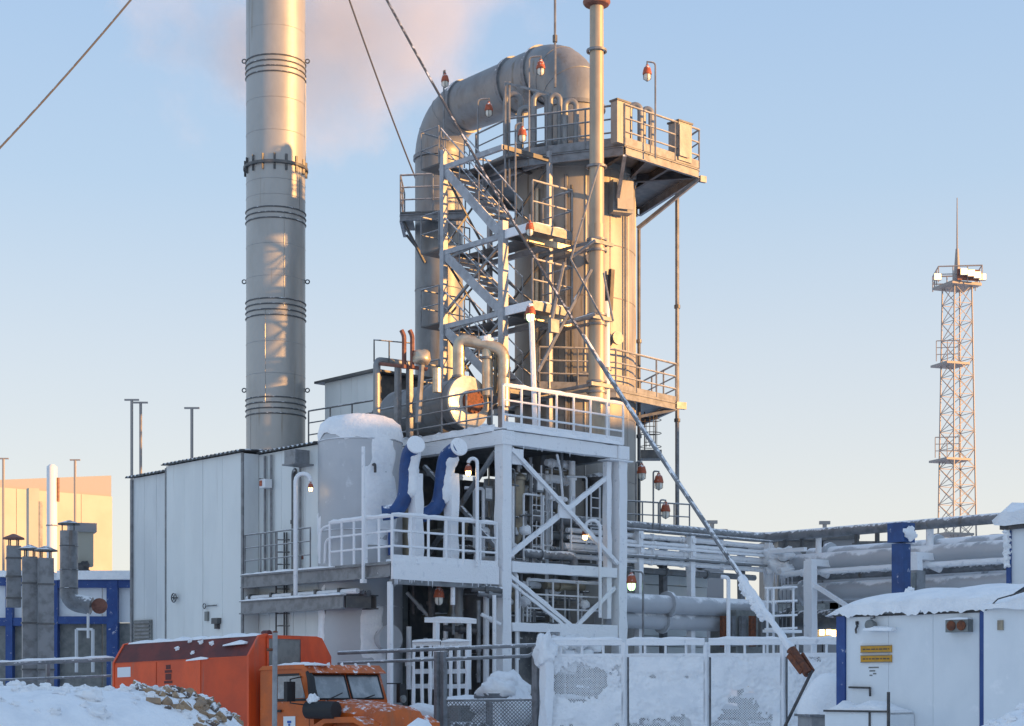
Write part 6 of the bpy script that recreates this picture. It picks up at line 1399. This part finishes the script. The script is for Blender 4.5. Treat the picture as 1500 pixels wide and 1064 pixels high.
MB().lathe(P(146, 888, 52), [(.10, 0), (.24, 0), (.24, .05), (.10, .05)], 18, axis=(0, -1, 0)).build('fan_ring', 'rust_pipe', bd); MB().tube([P(134, 888, 52), P(156, 890, 52)], .03, 6).build('rod', 'steel_dark', bd); MB().beam(P(129, 888, 51.9), P(129, 935, 51.9), .06).build('strut', 'white_paint', bd)
bx2 = thing('roof_unit', 'pale ribbed roof unit and dark lump behind the bent duct', 'machine', P(118, 845, 58)); MB().box(P(120, 800, 58), (.7, .6, 1.4), ang=R(20)).build('body', 'far_cream', bx2); MB().box(P(120, 774, 58), (.9, .8, .3), ang=R(20)).build('hood', 'far_grey', bx2); MB().lump(P(122, 838, 57.6), (.35, .3, .3), 9, 6, .3, 2).build('dark_motor', 'steel_dark', bx2)
# sunlit far hall
HD = 100.0
hall = thing('sunlit_hall', 'large cream hall glowing in the low sun at far left', 'building', P(80, 1060, HD))
ha = P(-60, 712, HD-6.4); hb = P(163, 728, HD+4.8)
dH = Vector((UX, UY, 0)); a0 = P(163, 0, HD); Lh = 16.0; zh = ZZ(728, HD)
nP = 8
for i in range(nP):
    s0, s1 = Lh*i/nP, Lh*(i+1)/nP; c = Vector((a0.x, a0.y, 0))-dH*((s0+s1)/2); MB().box((c.x, c.y, zh/2), (s1-s0-.03, .25, zh)).build('wall_panel', 'far_cream', hall)
c = Vector((a0.x, a0.y, 0))-dH*(Lh/2)+Vector((-UY, UX, 0))*4; MB().box((c.x, c.y, zh/2-.1), (Lh-.2, 7.7, zh-.3)).build('core', 'far_grey', hall)
c = Vector((a0.x, a0.y, 0))-dH*(3.0)+Vector((-UY, UX, 0))*1.5
m = MB(); pA = Vector((a0.x, a0.y, zh)); pB = pA-dH*8.5
m.add([pA+Z3*.0, pB, pB+Z3*.25, pA+Z3*1.25]+[q+Vector((-UY, UX, 0))*6 for q in (pA, pB, pB+Z3*.25, pA+Z3*1.25)], [(0, 1, 2, 3), (4, 7, 6, 5), (0, 4, 5, 1), (3, 2, 6, 7), (0, 3, 7, 4), (1, 5, 6, 2)]); m.build('roof_parapet', 'far_grey', hall)
railing(hall, [pB+Z3*.25-dH*.2, pB+Z3*.3-dH*3.0], 1.4, .9, .04, 'mast_steel', nr=1)
for px, yt, r, D, lab in ((76, 684, 7.5, 78, 'white round stack in front of the sunlit hall'), (48, 716, 7.5, 80, 'pale square stack left of the white round stack')):
    t = thing('far_stack', lab, 'stack', P(px, 900, D)); w = r/FPX*D
    if px == 76: MB().lathe(P(px, 900, D), [(w, 0), (w, ZZ(yt, D)-ZZ(900, D)), (w*.5, ZZ(yt, D)-ZZ(900, D)+.1)], 20).build('shaft', 'white_paint', t); MB().ring(P(px, 770, D), w+.01, .03, 20, 5).build('band', 'galv', t); MB().beam(P(px+9, 700, D), P(px+9, 735, D), .1).build('ladder', 'rust_pipe', t)
    else: MB().box(P(px, 808, D), (w*2, w*2, ZZ(yt, D)-ZZ(900, D)), ang=R(30)).build('shaft', 'far_cream', t); MB().tube([P(59, 735, D), P(59, 830, D)], .12, 8).build('side_pipe', 'foil', t)
for px, D, yt, lab in ((5, 66, 672, 'thin lamp pole at the left picture edge'), (110, 66, 674, 'thin lamp pole in front of the sunlit hall')):
    t = thing('yard_pole', lab, 'pole', P(px, 900, D), 'yard lamp poles'); MB().tube([P(px, 900, D), P(px, yt, D)], .05, 6).build('shaft', 'mast_steel', t); MB().beam(P(px, yt, D)-Vector((.2, 0, 0)), P(px, yt, D)+Vector((.2, 0, 0)), .07, .05).build('crossbar', 'mast_steel', t)

# ------------------------------------------------------------------ rubble of bricks and lagging in the left snow bank
random.seed(33)
for i in range(90):
    px = min(350, max(203, random.gauss(285, 40))); D = random.uniform(22.2, 24.4); x = (px-CX)/FPX*D; z = ground_z(x, D)
    s_ = random.uniform(.35, .85); kind = random.random(); m = MB()
    if kind < .55: m.box((0, 0, 0), (.24*s_, .13*s_, .10*s_), ang=0)
    else: m.lump((0, 0, 0), (.13*s_, .10*s_, .07*s_), 8, 6, .3, i)
    m.v = [(a_+random.uniform(-.012, .012), b_+random.uniform(-.012, .012), c_+random.uniform(-.012, .012)) for a_, b_, c_ in m.v] if kind < .55 else m.v
    o = m.build('brick' if kind < .55 else 'lagging_chunk', random.choice(['brick_tan', 'rubble_snow', 'rubble_snow', 'rubble_snow2']), smooth=0 if kind < .55 else 50)
    tag(o, 'snow-dusted tan brick in the rubble on the snow bank' if kind < .55 else 'snow-dusted broken chunk in the rubble on the snow bank', 'brick' if kind < .55 else 'rubble', 'rubble on the snow bank')
    o.location = (x, D, z+.02*s_); o.rotation_euler = (random.uniform(-.7, .7), random.uniform(-.7, .7), random.uniform(0, 3.1))

random.seed(88); m = MB()
for i in range(150):
    if i < 105: D = random.uniform(20.5, 25.5); px = random.uniform(-20, 330)
    else: D = random.uniform(20.5, 24); px = random.uniform(1330, 1520)
    x = (px-CX)/FPX*D; r_ = random.uniform(.02, .075)*(1.6 if random.random() < .12 else 1); m.lump((x, D, ground_z(x, D)+r_*.2), (r_*1.3, r_, r_*.8), 8, 6, .3, i)
tag(m.build('snow_clods', 'snow', smooth=60), 'loose clods of ploughed snow on the banks', 'snow', None, 'stuff')

# ------------------------------------------------------------------ unseen hall added on the right so that its shadow covers the lower plant
sh = thing('shade_hall', 'long grey hall added beyond the right picture edge to cast shade', 'building', (44, 55, 0))
SHH = 14.3
for i in range(30):
    y = -42+i*5.0; MB().box((44, y+2.5, SHH/2), (.3, 4.96, SHH), ang=0).build('wall_panel', 'wall_white2', sh)
    MB().box((43.82, y+2.5, 7.5), (.06, 2.4, 1.4), ang=0).build('window', 'glass_painted_sheen', sh)
MB().box((54.2, 33, SHH/2-.2), (20, 149.5, SHH-.4), ang=0).build('core', 'far_grey', sh); MB().box((54, 33, SHH+.1), (20.6, 150.6, .2), ang=0).build('roof', 'snow', sh)

# ------------------------------------------------------------------ pink steam drifting behind the chimney
pc = P(478, 50, 90); pm = MB().lump(pc, (12.5, 5.5, 7.6), 28, 16, .05, 3); plume = pm.build('steam_plume', 'snow', smooth=80)
tag(plume, 'soft pink steam drifting in the sky behind the chimney', 'steam', None, 'stuff')
vm = bpy.data.materials.new('steam'); vm.use_nodes = True; nn_ = vm.node_tree.nodes; ll = vm.node_tree.links; nn_.remove(nn_['Principled BSDF'])
pv_ = nn_.new('ShaderNodeVolumePrincipled'); pv_.inputs['Color'].default_value = (.98, .95, .95, 1); pv_.inputs['Anisotropy'].default_value = .1
ll.new(pv_.outputs[0], nn_['Material Output'].inputs['Volume'])
tcn = nn_.new('ShaderNodeNewGeometry'); sub = nn_.new('ShaderNodeVectorMath'); sub.operation = 'SUBTRACT'; sub.inputs[1].default_value = pc; ll.new(tcn.outputs['Position'], sub.inputs[0])
dvn = nn_.new('ShaderNodeVectorMath'); dvn.operation = 'DIVIDE'; dvn.inputs[1].default_value = (11.8, 5.0, 7.0); ll.new(sub.outputs[0], dvn.inputs[0])
ln = nn_.new('ShaderNodeVectorMath'); ln.operation = 'LENGTH'; ll.new(dvn.outputs[0], ln.inputs[0])
nz_ = nn_.new('ShaderNodeTexNoise'); nz_.inputs['Scale'].default_value = .25; nz_.inputs['Detail'].default_value = 4; ll.new(sub.outputs[0], nz_.inputs['Vector'])
ad = nn_.new('ShaderNodeMath'); ad.operation = 'MULTIPLY_ADD'; ll.new(nz_.outputs['Fac'], ad.inputs[0]); ad.inputs[1].default_value = -1.6; ll.new(ln.outputs['Value'], ad.inputs[2])
mr_ = nn_.new('ShaderNodeMapRange'); mr_.interpolation_type = 'SMOOTHSTEP'; mr_.inputs['From Min'].default_value = .1; mr_.inputs['From Max'].default_value = -.6; mr_.inputs['To Min'].default_value = 0; mr_.inputs['To Max'].default_value = .26
ll.new(ad.outputs[0], mr_.inputs['Value']); ll.new(mr_.outputs[0], pv_.inputs['Density'])
plume.data.materials.clear(); plume.data.materials.append(vm)
